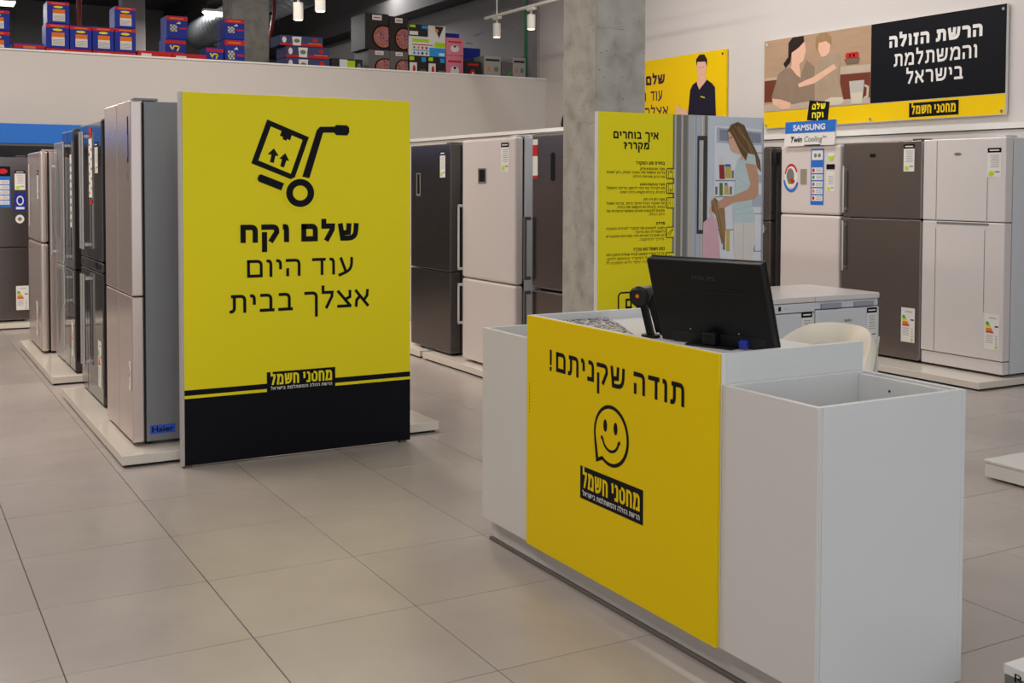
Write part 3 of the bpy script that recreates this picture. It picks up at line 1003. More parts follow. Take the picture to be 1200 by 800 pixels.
p.rect(1.386 + ox, .413, 2.681 + ox, 1.979, YELLOW, 1)
p.rect(1.386 + ox, .013, 2.681 + ox, .413, BLACKP, 1)
p.build('printed_face', sg)
p = Print('Y', -.0008, -1, .0006)
p.rect(1.386 + ox, .368, 1.829 + ox, .384, YELLOW, 1)
p.rect(2.222 + ox, .368, 2.681 + ox, .384, YELLOW, 1)
p.rect(1.829 + ox, .40, 2.222 + ox, .475, BLACKP, 2)
p.build('stripe', sg)
p = Print('Y', -.0015, -1, .0006)
p.poly(sh([(1.838, 1.849), (2.073, 1.758), (1.985, 1.52), (1.749, 1.611)]), BLACKP, 1)
p.poly(sh([(1.858, 1.811), (2.036, 1.742), (1.968, 1.556), (1.788, 1.627)]), YELLOW, 2)
p.poly(sh([(1.918, 1.792), (1.975, 1.770), (1.965, 1.738), (1.948, 1.746), (1.944, 1.735), (1.922, 1.744), (1.926, 1.755), (1.908, 1.762)]), BLACKP, 3)
p.poly(sh([(1.874, 1.693), (1.901, 1.653), (1.882, 1.653), (1.873, 1.613), (1.851, 1.619), (1.86, 1.658), (1.839, 1.662)]), BLACKP, 3)
p.poly(sh([(1.938, 1.669), (1.96, 1.625), (1.944, 1.629), (1.93, 1.59), (1.909, 1.596), (1.918, 1.635), (1.903, 1.638)]), BLACKP, 3)
p.poly(sh([(2.033, 1.54), (2.118, 1.798), (2.136, 1.817), (2.223, 1.82), (2.23, 1.83), (2.296, 1.829), (2.308, 1.815), (2.308, 1.79), (2.295, 1.773), (2.23, 1.773), (2.219, 1.787), (2.154, 1.785), (2.074, 1.533)]), BLACKP, 3)
p.ell(2.021 + ox, 1.451, .095, .09, YELLOW, 4, 40)
p.ell(2.021 + ox, 1.451, .080, .077, BLACKP, 5, 40, rin=.53)
p.poly(sh([(1.803, 1.552), (1.930, 1.504), (1.914, 1.465), (1.789, 1.513), (1.782, 1.527), (1.790, 1.548)]), BLACKP, 3)
p.build('hand_truck_drawing', sg)
p = Print('Y', -.0015, -1, .0006)
p.text('שלם וקח', 1.688 + ox, 2.363 + ox, 1.183, 1.281, BLACKP, .045, 1)
p.text('עוד היום', 1.723 + ox, 2.329 + ox, .995, 1.09, BLACKP, .0, 1)
p.text('אצלך בבית', 1.627 + ox, 2.424 + ox, .807, .905, BLACKP, .0, 1)
p.build('lettering', sg)
p = Print('Y', -.0025, -1, .0006)
p.text('מחסני חשמל', 1.849 + ox, 2.202 + ox, .403, .462, YELLOW, .035, 1)
p.text('הרשת הזולה והמשתלמת בישראל', 1.851 + ox, 2.202 + ox, .376, .392, WHITEP, .01, 1)
p.build('shop_logo', sg)

# information board
ib = thing('info_board', 'yellow information board with a photo of a woman at an open fridge', 'sign', (4.67, SY_, 0))
ox = -4.67
box('panel', (3.982 + ox, .001, .012), (5.36 + ox, .04, 1.966), EDGE, ib, .002)
p = Print('Y', 0, -1, .0006)
p.rect(3.984 + ox, .014, 4.573 + ox, 1.966, YELLOW, 1)
p.rect(4.573 + ox, .014, 4.662 + ox, 1.965, mat('printed_grey_door_side', (128, 128, 122), .6, var=.03), 1)
p.rect(4.65 + ox, .014, 5.358 + ox, 1.965, FRIN, 2)
p.build('printed_face', ib)
p = Print('Y', -.0018, -1, .0004)
S = lambda pts: sh(pts, ox)
p.rect(4.573 + ox, .014, 4.70 + ox, 1.965, STEELP, 1)
p.rect(4.70 + ox, .014, 4.745 + ox, 1.965, STEELP2, 2)
p.rect(4.745 + ox, .014, 4.80 + ox, 1.965, FRIN2, 2)
p.rect(4.80 + ox, .014, 4.835 + ox, 1.965, STEELP2, 2)
p.rect(4.835 + ox, .014, 4.862 + ox, 1.965, STEELP, 2)
p.poly(S([(4.862, .014), (5.33, .014), (5.34, 1.93), (4.862, 1.95)]), FRIN, 3)
p.poly(S([(4.92, 1.90), (5.335, 1.885), (5.337, .5), (4.93, .5)]), mat('printed_lit_interior', (226, 230, 236), .6, var=.04), 4)
p.poly(S([(4.937, 1.89), (5.335, 1.868), (5.337, 1.775), (4.938, 1.787)]), FRIN2, 5)
p.poly(S([(4.962, 1.878), (5.327, 1.857), (5.328, 1.791), (4.963, 1.801)]), FRIN3, 6)
for z in (1.535, 1.425, 1.20):
    p.rect(4.93 + ox, z - .008, 5.2 + ox, z, FRIN3, 5)
for b in ([(4.961, 1.638), (5.006, 1.639), (5.012, 1.541), (4.966, 1.541)],):
    p.poly(S(b), mat('printed_ketchup', (150, 60, 58), .6, var=.1), 6)
p.poly(S([(4.961, 1.69), (4.997, 1.691), (5.006, 1.639), (4.961, 1.638)]), WHITEP, 6)
p.poly(S([(5.015, 1.626), (5.065, 1.626), (5.069, 1.548), (5.016, 1.548)]), mat('printed_mustard', (200, 180, 90), .6, var=.1), 6)
p.poly(S([(5.011, 1.642), (5.061, 1.642), (5.062, 1.626), (5.011, 1.626)]), BLUEH, 6)
p.poly(S([(4.966, 1.515), (4.994, 1.515), (4.996, 1.43), (4.967, 1.431)]), mat('printed_green_bottle', (96, 120, 70), .6, var=.2), 6)
p.poly(S([(5.008, 1.502), (5.041, 1.502), (5.051, 1.437), (5.009, 1.437)]), MATS['printed_mustard'], 6)
p.rect(5.01 + ox, 1.502, 5.035 + ox, 1.515, BLUEH, 6)
p.poly(S([(5.03, 1.2), (5.06, 1.2), (5.06, 1.05), (5.03, 1.05)]), MATS['printed_mustard'], 6)
p.poly(S([(5.25, 1.575), (5.349, 1.569), (5.349, 1.516), (5.25, 1.516)]), FRIN2, 6)
p.poly(S([(5.252, 1.436), (5.35, 1.436), (5.35, 1.35), (5.253, 1.35)]), FRIN2, 6)
p.rect(5.265 + ox, 1.04, 5.285 + ox, 1.16, BLUEH, 6)
for (a, b, z0, z1) in ((5.072, 5.09, 1.548, 1.60), (5.055, 5.075, 1.437, 1.49), (4.93, 4.95, 1.437, 1.49), (5.0, 5.02, 1.06, 1.15)):
    p.rect(a + ox, z0, b + ox, z1, GREYP, 5.5)
for z in (1.72, 1.3, 1.04):
    p.rect(5.245 + ox, z, 5.35 + ox, z + .006, FRIN3, 6.5)
p.rect(5.345 + ox, .5, 5.352 + ox, 1.93, FRIN3, 6.5)
for (a, b, m_) in ((4.585, 4.60, STEELP2), (4.64, 4.655, STEELP2), (4.690, 4.70, FRIN3), (4.76, 4.765, FRIN3), (4.815, 4.82, WHITEP)):
    p.rect(a + ox, .014, b + ox, 1.964, m_, 2.6)
p.build('printed_fridge', ib)
p = Print('Y', -.0046, -1, .0004)
for pts in ([(4.774, 1.828), (4.86, 1.83), (4.86, 1.80), (4.774, 1.80)], [(4.826, 1.80), (4.86, 1.80), (4.86, 1.20), (4.826, 1.20)], [(4.773, 1.20), (4.86, 1.20), (4.86, 1.172), (4.773, 1.174)],
            [(4.774, 1.80), (4.79, 1.80), (4.79, 1.20), (4.774, 1.20)]):
    p.poly(S(pts), mat('printed_handle', (70, 68, 64), .5, var=.1), 1)
p.build('printed_handle', ib)
p = Print('Y', -.0048, -1, .0004)
p.poly(S([(4.829, 1.25), (4.903, 1.295), (4.936, 1.275), (4.962, 1.17), (4.981, .98), (4.98, .8), (4.83, .8), (4.826, 1.095)]), PINKS, 1)
p.poly(S([(4.893, 1.392), (4.926, 1.418), (4.959, 1.392), (5.01, 1.352), (5.023, 1.221), (5.018, 1.091), (4.988, 1.104), (4.962, 1.196), (4.936, 1.301), (4.902, 1.327)]), HAIRL, 2)
p.poly(S([(4.878, 1.33), (4.90, 1.37), (4.912, 1.32), (4.9, 1.29)]), SKIN, 2)
p.poly(S([(5.09, 1.25), (5.279, 1.25), (5.286, 1.111), (5.253, .965), (5.25, .6), (5.12, .6), (5.116, .97), (5.092, 1.102)]), PANTS, 3)
p.poly(S([(5.182, 1.726), (5.225, 1.736), (5.272, 1.708), (5.286, 1.655), (5.252, 1.628), (5.229, 1.456), (5.247, 1.39), (5.283, 1.27), (5.275, 1.244), (5.09, 1.244), (5.083, 1.325), (5.088, 1.391), (5.101, 1.483), (5.099, 1.601), (5.132, 1.68)]), SHIRT, 4)
p.poly(S([(5.14, 1.67), (5.16, 1.74), (5.2, 1.74), (5.19, 1.68)]), SKIN, 5)
p.poly(S([(5.032, 1.858), (5.05, 1.875), (5.10, 1.87), (5.122, 1.78), (5.148, 1.73), (5.135, 1.712), (5.097, 1.721), (5.072, 1.728), (5.058, 1.745), (5.052, 1.775), (5.036, 1.795), (5.044, 1.815)]), SKIN, 5)
p.poly(S([(5.056, 1.768), (5.075, 1.762), (5.06, 1.755)]), WHITEP, 7)
p.poly(S([(5.05, 1.825), (5.07, 1.828), (5.07, 1.822), (5.05, 1.82)]), HAIRD, 7)
p.poly(S([(5.025, 1.863), (5.061, 1.911), (5.12, 1.931), (5.176, 1.91), (5.232, 1.813), (5.282, 1.741), (5.321, 1.669), (5.331, 1.589), (5.295, 1.629), (5.225, 1.701), (5.192, 1.667), (5.148, 1.719), (5.122, 1.758), (5.083, 1.82), (5.05, 1.862)]), HAIRB, 6)
p.poly(S([(5.187, 1.651), (5.278, 1.644), (5.305, 1.576), (5.31, 1.443), (5.273, 1.406), (5.085, 1.38), (5.01, 1.346), (4.968, 1.346), (4.956, 1.381), (5.001, 1.415), (5.088, 1.43), (5.212, 1.47), (5.237, 1.509)]), SKIND, 7)
p.poly(S([(5.187, 1.651), (5.21, 1.72), (5.272, 1.708), (5.286, 1.64)]), SHIRT, 8)
for (a, b) in (((5.10, 1.33), (5.24, 1.36)), ((5.10, 1.30), (5.26, 1.31)), ((5.12, 1.42), (5.22, 1.40)), ((5.12, 1.55), (5.2, 1.5))):
    p.line([a2 for a2 in S([a, b])], .004, FRIN2, 4.6)
for (a, b, c_) in (((5.09, 1.905), (5.2, 1.80), (5.3, 1.62)), ((5.12, 1.90), (5.24, 1.76), (5.32, 1.62)), ((5.07, 1.88), (5.14, 1.78), (5.22, 1.71))):
    p.line(S([a, b, c_]), .005, HAIRL, 6.6)
for (a, b, c_) in (((4.93, 1.40), (4.975, 1.25), (5.0, 1.11)), ((4.91, 1.38), (4.955, 1.25), (4.98, 1.14))):
    p.line(S([a, b, c_]), .005, HAIRB, 2.6)
p.line(S([(5.18, 1.24), (5.175, .9)]), .004, FRIN2, 3.6)
for q_ in range(4):
    p.line(S([(4.985 - q_ * .002, 1.40 - q_ * .014), (4.95, 1.385 - q_ * .014)]), .007, SKIND, 7.5)
p.build('printed_figures', ib)
p = Print('Y', -.0012, -1, .0006)
p.text('איך בוחרים', 4.099 + ox, 4.454 + ox, 1.797, 1.843, BLACKP, .03, 1)
p.text('מקרר?', 4.177 + ox, 4.38 + ox, 1.731, 1.775, BLACKP, .03, 1)


def para(lines, top, dz, m=TEXTG, h=.0145, right=4.508):
    for i, (s, wdt) in enumerate(lines):
        p.text(s, right - wdt + ox, right + ox, top - i * dz - h, top - i * dz, m, .02, 1)


p.text('בחירת סוג המקרר', 4.276 + ox, 4.507 + ox, 1.632, 1.652, BLACKP, .03, 1)
p.text('מקרר עם מקפיא עליון', 4.31 + ox, 4.507 + ox, 1.598, 1.612, BLACKP, .02, 1)
para([('צריכת החשמל שלו נמוכה יחסית, ניתן לשנות', .46), ('את כיוון פתיחת הדלת.', .26)], 1.588, .027)
p.text('מקרר עם מקפיא תחתון', 4.31 + ox, 4.507 + ox, 1.497, 1.511, BLACKP, .02, 1)
para([('תא הקירור נוח יותר לגישה, צריכת החשמל', .46), ('בינונית, קיבולת מקפיא גדולה יחסית.', .36)], 1.487, .027)
p.text('מקרר דלת ליד דלת', 4.34 + ox, 4.508 + ox, 1.398, 1.412, BLACKP, .02, 1)
para([('סוג המקרר הגדול והיקר ביותר, צריכת חשמל', .46), ('גבוהה, קיבולת תא ההקפאה שלו גדולה.', .38), ('מתאים למקומות שאינם מאפשרים פתיחה של', .46), ('דלת רגילה.', .13)], 1.388, .0245)
p.text('מדידה', 4.44 + ox, 4.511 + ox, 1.24, 1.258, BLACKP, .03, 1)
para([('חשוב להתאים את המקרר למידות המטבח', .46), ('ולשטח לו הוא מיועד.', .24), ('יש לשים לב למידות חדר המדרגות והמעברים', .46), ('בדרך להתקנה.', .2)], 1.226, .0245)
p.text('כמה חשמל הוא צורך?', 4.26 + ox, 4.512 + ox, 1.072, 1.092, BLACKP, .03, 1)
para([('על כל מקרר תמצאו תווית שעליה סימון רמת', .46), ('הצריכה של המקרר בהתאם לתקן.', .46), ('רמה גבוהה יותר היא חסכונית', .46)], 1.058, .026)
p.build('lettering', ib)
p = Print('Y', -.0018, -1, .0006)
for z, kind in ((1.575, 0), (1.478, 1), (1.382, 2), (1.188, 3), (1.02, 4)):
    u0, u1 = 4.519 + ox, 4.592 + ox
    p.rrect(u0, z - .037, u1, z + .037, BLACKP, .012, 1, wd=.006, m2=YELLOW)
    um = (u0 + u1) / 2
    if kind in (0, 1):
        for a, b in (((um - .018, z - .026), (um - .018, z + .026)), ((um + .018, z - .026), (um + .018, z + .026)), ((um - .018, z - .026), (um + .018, z - .026)), ((um - .018, z + .026), (um + .018, z + .026)), ((um - .018, z + (.006 if kind == 0 else -.006)), (um + .018, z + (.006 if kind == 0 else -.006)))):
            p.line([a, b], .003, BLACKP, 3)
        p.ell(um, z + (.015 if kind == 0 else -.016), .006, .006, BLACKP, 3, 10)
    elif kind == 2:
        for a in (-.02, -.0, .02):
            p.line([(um + a, z - .026), (um + a, z + .026)], .003, BLACKP, 3)
        p.ell(um - .01, z, .004, .004, BLACKP, 3, 8)
    elif kind == 3:
        for a in (-.014, .014):
            p.line([(um - .022 + a, z - .022), (um + .022 + a * .3, z + .022)], .004, BLACKP, 3)
    else:
        p.text('123', um - .02, um + .02, z - .005, z + .018, BLACKP, .0, 3, rtl=False)
p.build('icon', ib)
p = Print('Y', -.0012, -1, .0006)
p.rrect(4.14 + ox, .5, 4.40 + ox, .81, BLACKP, .03, 1, wd=.011, m2=YELLOW)
p.rect(4.20 + ox, .70, 4.25 + ox, .765, BLACKP, 3)
p.rect(4.213 + ox, .715, 4.237 + ox, .75, YELLOW, 4)
p.rect(4.285 + ox, .70, 4.335 + ox, .765, BLACKP, 3)
p.rect(4.298 + ox, .715, 4.322 + ox, .75, YELLOW, 4)
p.build('bottom_drawing', ib)

# wide wall banner
bn = thing('wall_banner', 'wide banner on the right wall with a kitchen photo and black text field', 'banner', (8.0, 7.5, 2.5))
Tb = lambda pts: [(a - 7.5, b - 2.5) for a, b in pts]
box('board', (0.001, 6.067 - 7.5, 2.08 - 2.5), (.03, 8.94 - 7.5, 2.98 - 2.5), WHITEP, bn, .002)
p = Print('X', 0, -1, .0008)
p.poly(Tb([(8.938, 2.25), (6.069, 2.25), (6.069, 2.085), (8.938, 2.085)]), POSTERY, 1)
p.poly(Tb([(7.5, 2.255), (6.069, 2.255), (6.069, 2.978), (7.5, 2.978)]), BLACKP, 2)
p.build('printed_face', bn)
p = Print('X', -.001, -1, .0006)
K = [(WOODP, [(8.938, 2.978), (7.5, 2.978), (7.5, 2.25), (8.938, 2.25)]),
     (CNTP, [(7.88, 2.626), (7.5, 2.618), (7.507, 2.549), (7.877, 2.554)]),
     (CABP, [(7.88, 2.55), (7.502, 2.545), (7.502, 2.293), (7.88, 2.302)]),
     (CNTP, [(8.93, 2.60), (8.75, 2.6), (8.75, 2.57), (8.93, 2.57)]),
     (CABP, [(8.93, 2.57), (8.75, 2.57), (8.76, 2.35), (8.93, 2.35)]),
     (CNTP, [(8.934, 2.325), (7.502, 2.31), (7.501, 2.255), (8.933, 2.252)]),
     (LINENP, [(8.544, 2.671), (8.623, 2.678), (8.723, 2.63), (8.821, 2.398), (8.799, 2.326), (8.498, 2.308), (8.343, 2.326), (8.211, 2.33), (8.217, 2.656), (8.331, 2.734), (8.406, 2.59)]),
     (SKIN, [(8.537, 2.822), (8.498, 2.856), (8.411, 2.906), (8.358, 2.92), (8.337, 2.83), (8.37, 2.731), (8.427, 2.702), (8.416, 2.646), (8.405, 2.563), (8.464, 2.595), (8.544, 2.671), (8.535, 2.739)]),
     (HAIRD, [(8.654, 2.722), (8.585, 2.785), (8.584, 2.924), (8.529, 2.973), (8.374, 2.973), (8.363, 2.914), (8.439, 2.864), (8.537, 2.822), (8.555, 2.727), (8.623, 2.678)]),
     (LINENL, [(8.144, 2.743), (8.034, 2.746), (7.926, 2.775), (7.881, 2.731), (7.887, 2.601), (7.904, 2.549), (7.828, 2.307), (8.173, 2.315), (8.215, 2.548)]),
     (SKIN, [(8.173, 2.813), (8.165, 2.88), (8.073, 2.89), (8.008, 2.85), (8.016, 2.784), (8.052, 2.748), (8.125, 2.742)]),
     (HAIRL, [(8.211, 2.857), (8.203, 2.937), (8.148, 2.974), (8.056, 2.968), (8.0, 2.915), (7.999, 2.849), (8.073, 2.896), (8.165, 2.88), (8.182, 2.801)]),
     (SKIN, [(7.96, 2.66), (7.923, 2.617), (8.214, 2.494), (8.423, 2.468), (8.443, 2.504), (8.328, 2.536), (8.252, 2.551)]),
     (SKIN, [(8.811, 2.383), (8.698, 2.369), (8.538, 2.324), (8.547, 2.269), (8.656, 2.261), (8.799, 2.326)]),
     (BOXBRN, [(7.832, 2.694), (7.636, 2.697), (7.652, 2.638), (7.799, 2.639)]),
     (JUGP, [(7.761, 2.479), (7.573, 2.477), (7.594, 2.26), (7.731, 2.26)]),
     (JUGP, [(7.572, 2.439), (7.513, 2.415), (7.519, 2.314), (7.578, 2.298), (7.578, 2.317), (7.545, 2.334), (7.541, 2.405), (7.572, 2.417)]),
     (MILKP, [(7.733, 2.366), (7.591, 2.37), (7.599, 2.265), (7.726, 2.265)]),
     (MILKP, [(8.071, 2.316), (7.99, 2.344), (7.847, 2.335), (7.819, 2.3), (7.863, 2.267), (8.043, 2.265)])]
for i, (m_, pts) in enumerate(K):
    p.poly(Tb(pts), m_, 2 + i * .5)
for q in (7.78, 7.73, 7.68):
    p.ell(q - 7.5, 2.72 - 2.5, .035, .03, RED, 9, 12)
p.build('printed_kitchen_photo', bn)
p = Print('X', -.0022, -1, .0006)
p.text('הרשת הזולה', 7.286 - 7.5, 6.296 - 7.5, 2.742 - 2.5, 2.846 - 2.5, WHITEP, .045, 1)
p.text('והמשתלמת', 7.229 - 7.5, 6.345 - 7.5, 2.568 - 2.5, 2.68 - 2.5, WHITEP, .01, 1)
p.text('בישראל', 7.087 - 7.5, 6.482 - 7.5, 2.403 - 2.5, 2.513 - 2.5, WHITEP, .01, 1)
p.build('lettering', bn)
p = Print('X', -.0022, -1, .0006)
p.rect(7.049 - 7.5, 2.105 - 2.5, 6.521 - 7.5, 2.23 - 2.5, BLACKP, 1)
p.text('מחסני חשמל', 7.02 - 7.5, 6.55 - 7.5, 2.13 - 2.5, 2.205 - 2.5, POSTERY, .035, 2)
p.build('shop_logo', bn)
for yy, zz in ((8.9, 2.94), (6.1, 2.94), (7.5, 2.11), (6.1, 2.11), (8.9, 2.11)):
    MB().tube([(-.006, yy - 7.5, zz - 2.5), (.002, yy - 7.5, zz - 2.5)], .014, CHROME, 12).build('screw', bn)

# yellow wall poster with the salesman
ps = thing('wall_poster', 'yellow wall poster of a man in a navy polo, partly behind the pillar', 'poster', (8.0, 10.9, 2.5))
Tp = lambda pts: [(a - 10.9, b - 2.5) for a, b in pts]
box('board', (0.001, 9.55 - 10.9, 2.08 - 2.5), (.03, 12.3 - 10.9, 2.967 - 2.5), POSTERY, ps, .002)
p = Print('X', -.0002, -1, .0008)
for k_, (m_, pts) in enumerate([(POLOP, [(10.043, 2.652), (9.991, 2.562), (9.865, 2.659), (9.78, 2.615), (9.726, 2.565), (9.695, 2.1), (10.22, 2.1), (10.199, 2.285), (10.161, 2.564), (10.12, 2.62)]),
                                (SKIN, [(10.01, 2.702), (9.892, 2.704), (9.875, 2.65), (10.0, 2.56), (10.042, 2.64)]),
                                (SKIN, [(10.045, 2.823), (10.029, 2.88), (9.888, 2.88), (9.873, 2.776), (9.909, 2.694), (9.955, 2.672), (10.0, 2.684), (10.026, 2.72)]),
                                (HAIRD, [(10.056, 2.899), (9.996, 2.946), (9.912, 2.942), (9.862, 2.881), (9.867, 2.807), (9.893, 2.86), (10.029, 2.87), (10.047, 2.823)]),
                                (SKIN, [(10.422, 2.362), (10.363, 2.425), (10.35, 2.38), (10.21, 2.34), (10.199, 2.25), (10.368, 2.27)]),
                                (YEL2, [(9.969, 2.486), (9.895, 2.469), (9.895, 2.458), (9.969, 2.475)])]):
    p.poly(Tp(pts), m_, 1 + k_)
p.poly(Tp([(10.0, 2.80), (9.975, 2.80), (9.975, 2.805), (10.0, 2.805)]), HAIRD, 8)
p.poly(Tp([(9.94, 2.80), (9.915, 2.80), (9.915, 2.805), (9.94, 2.805)]), HAIRD, 8)
p.poly(Tp([(9.99, 2.725), (9.93, 2.725), (9.94, 2.717), (9.98, 2.717)]), SKIND, 8)
p.build('printed_man', ps)
p = Print('X', -.0002, -1, .0008)
PURP = mat('printed_dark_violet', (60, 30, 60), .5, var=.03)
p.text('שלם', 11.0 - 10.9, 10.634 - 10.9, 2.677 - 2.5, 2.785 - 2.5, PURP, .04, 1)
p.text('וקח', 11.42 - 10.9, 11.1 - 10.9, 2.677 - 2.5, 2.785 - 2.5, PURP, .04, 1)
p.text('עוד', 10.906 - 10.9, 10.679 - 10.9, 2.49 - 2.5, 2.60 - 2.5, PURP, .0, 1)
p.text('היום', 11.35 - 10.9, 11.0 - 10.9, 2.49 - 2.5, 2.60 - 2.5, PURP, .0, 1)
p.text('אצלך', 11.02 - 10.9, 10.567 - 10.9, 2.30 - 2.5, 2.41 - 2.5, PURP, .0, 1)
p.build('lettering', ps)
MB().tube([(-.006, 9.6 - 10.9, .42), (.002, 9.6 - 10.9, .42)], .014, CHROME, 12).build('screw', ps)

# ------------------------------------------------------------------ checkout counter
XF, YA, YB, YC, YD, XB = 2.205, 2.235, 2.635, 3.79, 4.18, 2.785
ct = thing('checkout_desk', 'white checkout desk with yellow front panel and smiling face print', 'counter', (XF, YB, 0))
def L(a, b):
    return ((a[0] - XF, a[1] - YB, a[2]), (b[0] - XF, b[1] - YB, b[2]))
box('side_panel', *L((XF + .018, YB + .001, .1), (XB + .01, YB + .021, .996)), LAMINB, ct, .001)
box('side_panel', *L((XF + .018, YC - .021, .1), (XB + .01, YC - .001, .996)), LAMINB, ct, .001)
box('front_board', *L((XF, YB + .001, .1), (XF + .0175, YC - .001, .996)), EDGE, ct, .001)
box('desktop', *L((XF + .018, YB + .0215, .94), (XB - .02, YC - .0215, .962)), LAMINB, ct)
box('plinth', *L((XF + .045, YB, .012), (XF + .06, YC, .1)), PLINTHM, ct, .001)
box('plinth_strip', *L((XF + .035, YB, 0), (XF + .07, YC, .01)), mat('dark_strip', (110, 102, 98), .5, var=.05), ct)
fp = box('yellow_panel', *L((XF - .012, YB + .004, .1), (XF - .001, YC - .004, .996)), YELLOW_DESK, ct, .0008)
p = Print('X', -.0122, -1, .0006)
q = lambda pts: [(a - YB, b) for a, b in pts]
p.text('!', 3.613 - YB, 3.588 - YB, .804, .884, BLACKP, .0, 1, rtl=False)
p.text('תודה שקניתם', 3.568 - YB, 2.80 - YB, .807, .881, BLACKP, .012, 1)
p.build('lettering', fp)
p = Print('X', -.0122, -1, .0006)
# speech-bubble ring with tail
cx, cz = 3.204, .636
p.poly(q([(3.309, .61), (3.296, .527), (3.240, .550)]), BLACKP, 1)
p.ell(cx - YB, cz, .107, .107, BLACKP, 1, 48)
p.ell(cx - YB, cz, .094, .094, YELLOW_DESK, 2, 48)
p.poly(q([(3.294, .61), (3.280, .547), (3.235, .566)]), YELLOW_DESK, 2.5)
p.ell(3.238 - YB, .667, .012, .022, BLACKP, 3, 20)
p.ell(3.175 - YB, .667, .012, .022, BLACKP, 3, 20)
p.ell(3.205 - YB, .628, .054, .050, BLACKP, 3, 28, rin=.80, a0=188, a1=352)
for uu in (3.258, 3.152):
    p.ell(uu - YB, .622, .007, .007, BLACKP, 4, 12)
p.build('smiling_face', fp)
p = Print('X', -.0122, -1, .0006)
p.rect(3.398 - YB, .375, 3.014 - YB, .493, BLACKP, 1)
p.text('מחסני חשמל', 3.381 - YB, 3.032 - YB, .417, .475, YELLOW_DESK, .035, 2)
p.text('הרשת הזולה והמשתלמת בישראל', 3.381 - YB, 3.032 - YB, .388, .404, WHITEP, .01, 2)
p.build('shop_logo', fp)
p = Print('X', -.0122, -1, .0006)
for i in range(10):
    p.rect(3.765 - YB, .62 + i * .012, 3.761 - YB, .626 + i * .012, TEXTG, 1)
p.build('small_print', fp)


def bin_unit(label, y0, y1, near):
    t = thing('counter_box', label, 'counter', (XF, y0, 0))
    w_ = y1 - y0
    th = .018
    zb = .03 if near else .1
    box('front_panel', (0, .0 if not near else .001, .1), (th, w_ - .002, .903), LAMIN, t, .0012)
    box('side_panel', (th + .0005, 0, zb if near else .1), (.575, th, .903), LAMINB, t, .0012)
    box('side_panel', (th + .0005, w_ - th - .002, .1), (.575, w_ - .002, .903), LAMINB, t, .0012)
    box('back_panel', (.5755, 0, zb), (.5755 + .015, w_ - .002, .903), LAMINB, t, .0012)
    box('inner_back_panel', (.548, th + .001, .2), (.563, w_ - th - .003, .898), LAMINB, t, .001)
    box('bottom_panel', (th + .0005, th + .0005, .44), (.547, w_ - th - .0025, .455), LAMINB, t)
    box('plinth', (.045, .0 if not near else .03, .012), (.06, w_, .1), PLINTHM, t, .001)
    box('plinth_strip', (.035, .0 if not near else .03, 0), (.07, w_, .01), MATS['dark_strip'], t)
    if near:
        box('end_plinth', (.071, .03, 0), (.56, .045, .1), PLINTHM, t)
        for yy in (.13, .25):
            MB().tube([(.5465, yy, .86), (.548, yy, .86)], .004, DARKGAP, 10).build('cam_hole', t)
    return t


bin_unit('open white counter box at the near right end beside the yellow panel', YA, YB, True)
bin_unit('open white counter box at the far left end beside the yellow panel', YC + .002, YD, False)

# doodled desk mat
mt = thing('desk_mat', 'black and white doodle-patterned mat lying on the checkout desktop', 'mat', (2.4, 3.6, .963))
mm = MB()
tri = [(-.165, .165), (.155, .165), (.10, .02), (-.06, -.33), (-.165, -.38)]
n = len(tri)
mm.add([(x, y, .0) for x, y in tri] + [(x, y, .006) for x, y in tri], [tuple(reversed(range(n))), tuple(range(n, 2 * n))] + [(i, (i + 1) % n, n + (i + 1) % n, n + i) for i in range(n)], SCRIB)
mm.build('patterned_sheet', mt)

# monitor seen from the back
mo = thing('computer_monitor', 'black computer monitor seen from behind on the checkout desk', 'monitor', (2.476, 2.968, .9675), math.radians(17.4))
def tilt(pts, a=-.33, piv=(0, 0, .006)):
    r = Matrix.Rotation(a, 4, 'Y')
    return [tuple(r @ (Vector(v) - Vector(piv)) + Vector(piv)) for v in pts]
def tb(name, a, b, m, parent, bevel=.0, mb=None):
    k = MB().box(a, b, m)
    k.v = tilt(k.v)
    return k.build(name, parent, bevel)
sc_ = tb('rear_shell', (-.03, -.224, .006), (.0, .222, .309), BLACKPL, mo, .006)
tb('screen_frame', (0, -.224, .006), (.012, .222, .309), BLACKPL, mo, .003)
tb('screen', (.0121, -.215, .018), (.0126, .213, .298), mat('dark_screen', (10, 12, 14), .15, var=.05), mo)
tb('vent_slot', (-.0312, -.14, .20), (-.0295, .15, .203), DARKGAP, sc_)
tb('port_recess', (-.0315, -.2, .008), (-.0295, .17, .05), DARKGAP, sc_)
tb('video_plug', (-.052, -.135, .016), (-.0316, -.105, .042), mat('blue_plug', (30, 50, 160), .5, var=.05), mo, .003)
p = Print('X', -.0306, -1, .0006)
p.text('PHILIPS', .045, -.045, .245, .259, mat('embossed_grey', (44, 44, 48), .4, var=.03), .01, 1, rtl=False)
p.mb.v = tilt(p.mb.v)
p.build('maker_badge', sc_)
for yy in (-.1, .0, .09):
    k = MB().tube([(-.0315, yy, .06), (-.03, yy, .06)], .0025, CHROME, 8)
    k.v = tilt(k.v)
    k.build('screw', sc_)
box('stand_neck', (-.075, -.025, .002), (-.035, .025, .045), BLACKPL, mo, .006)
MB().box((-.08, -.09, -.0045), (.10, .09, .002), BLACKPL).build('stand_base', mo, .002)

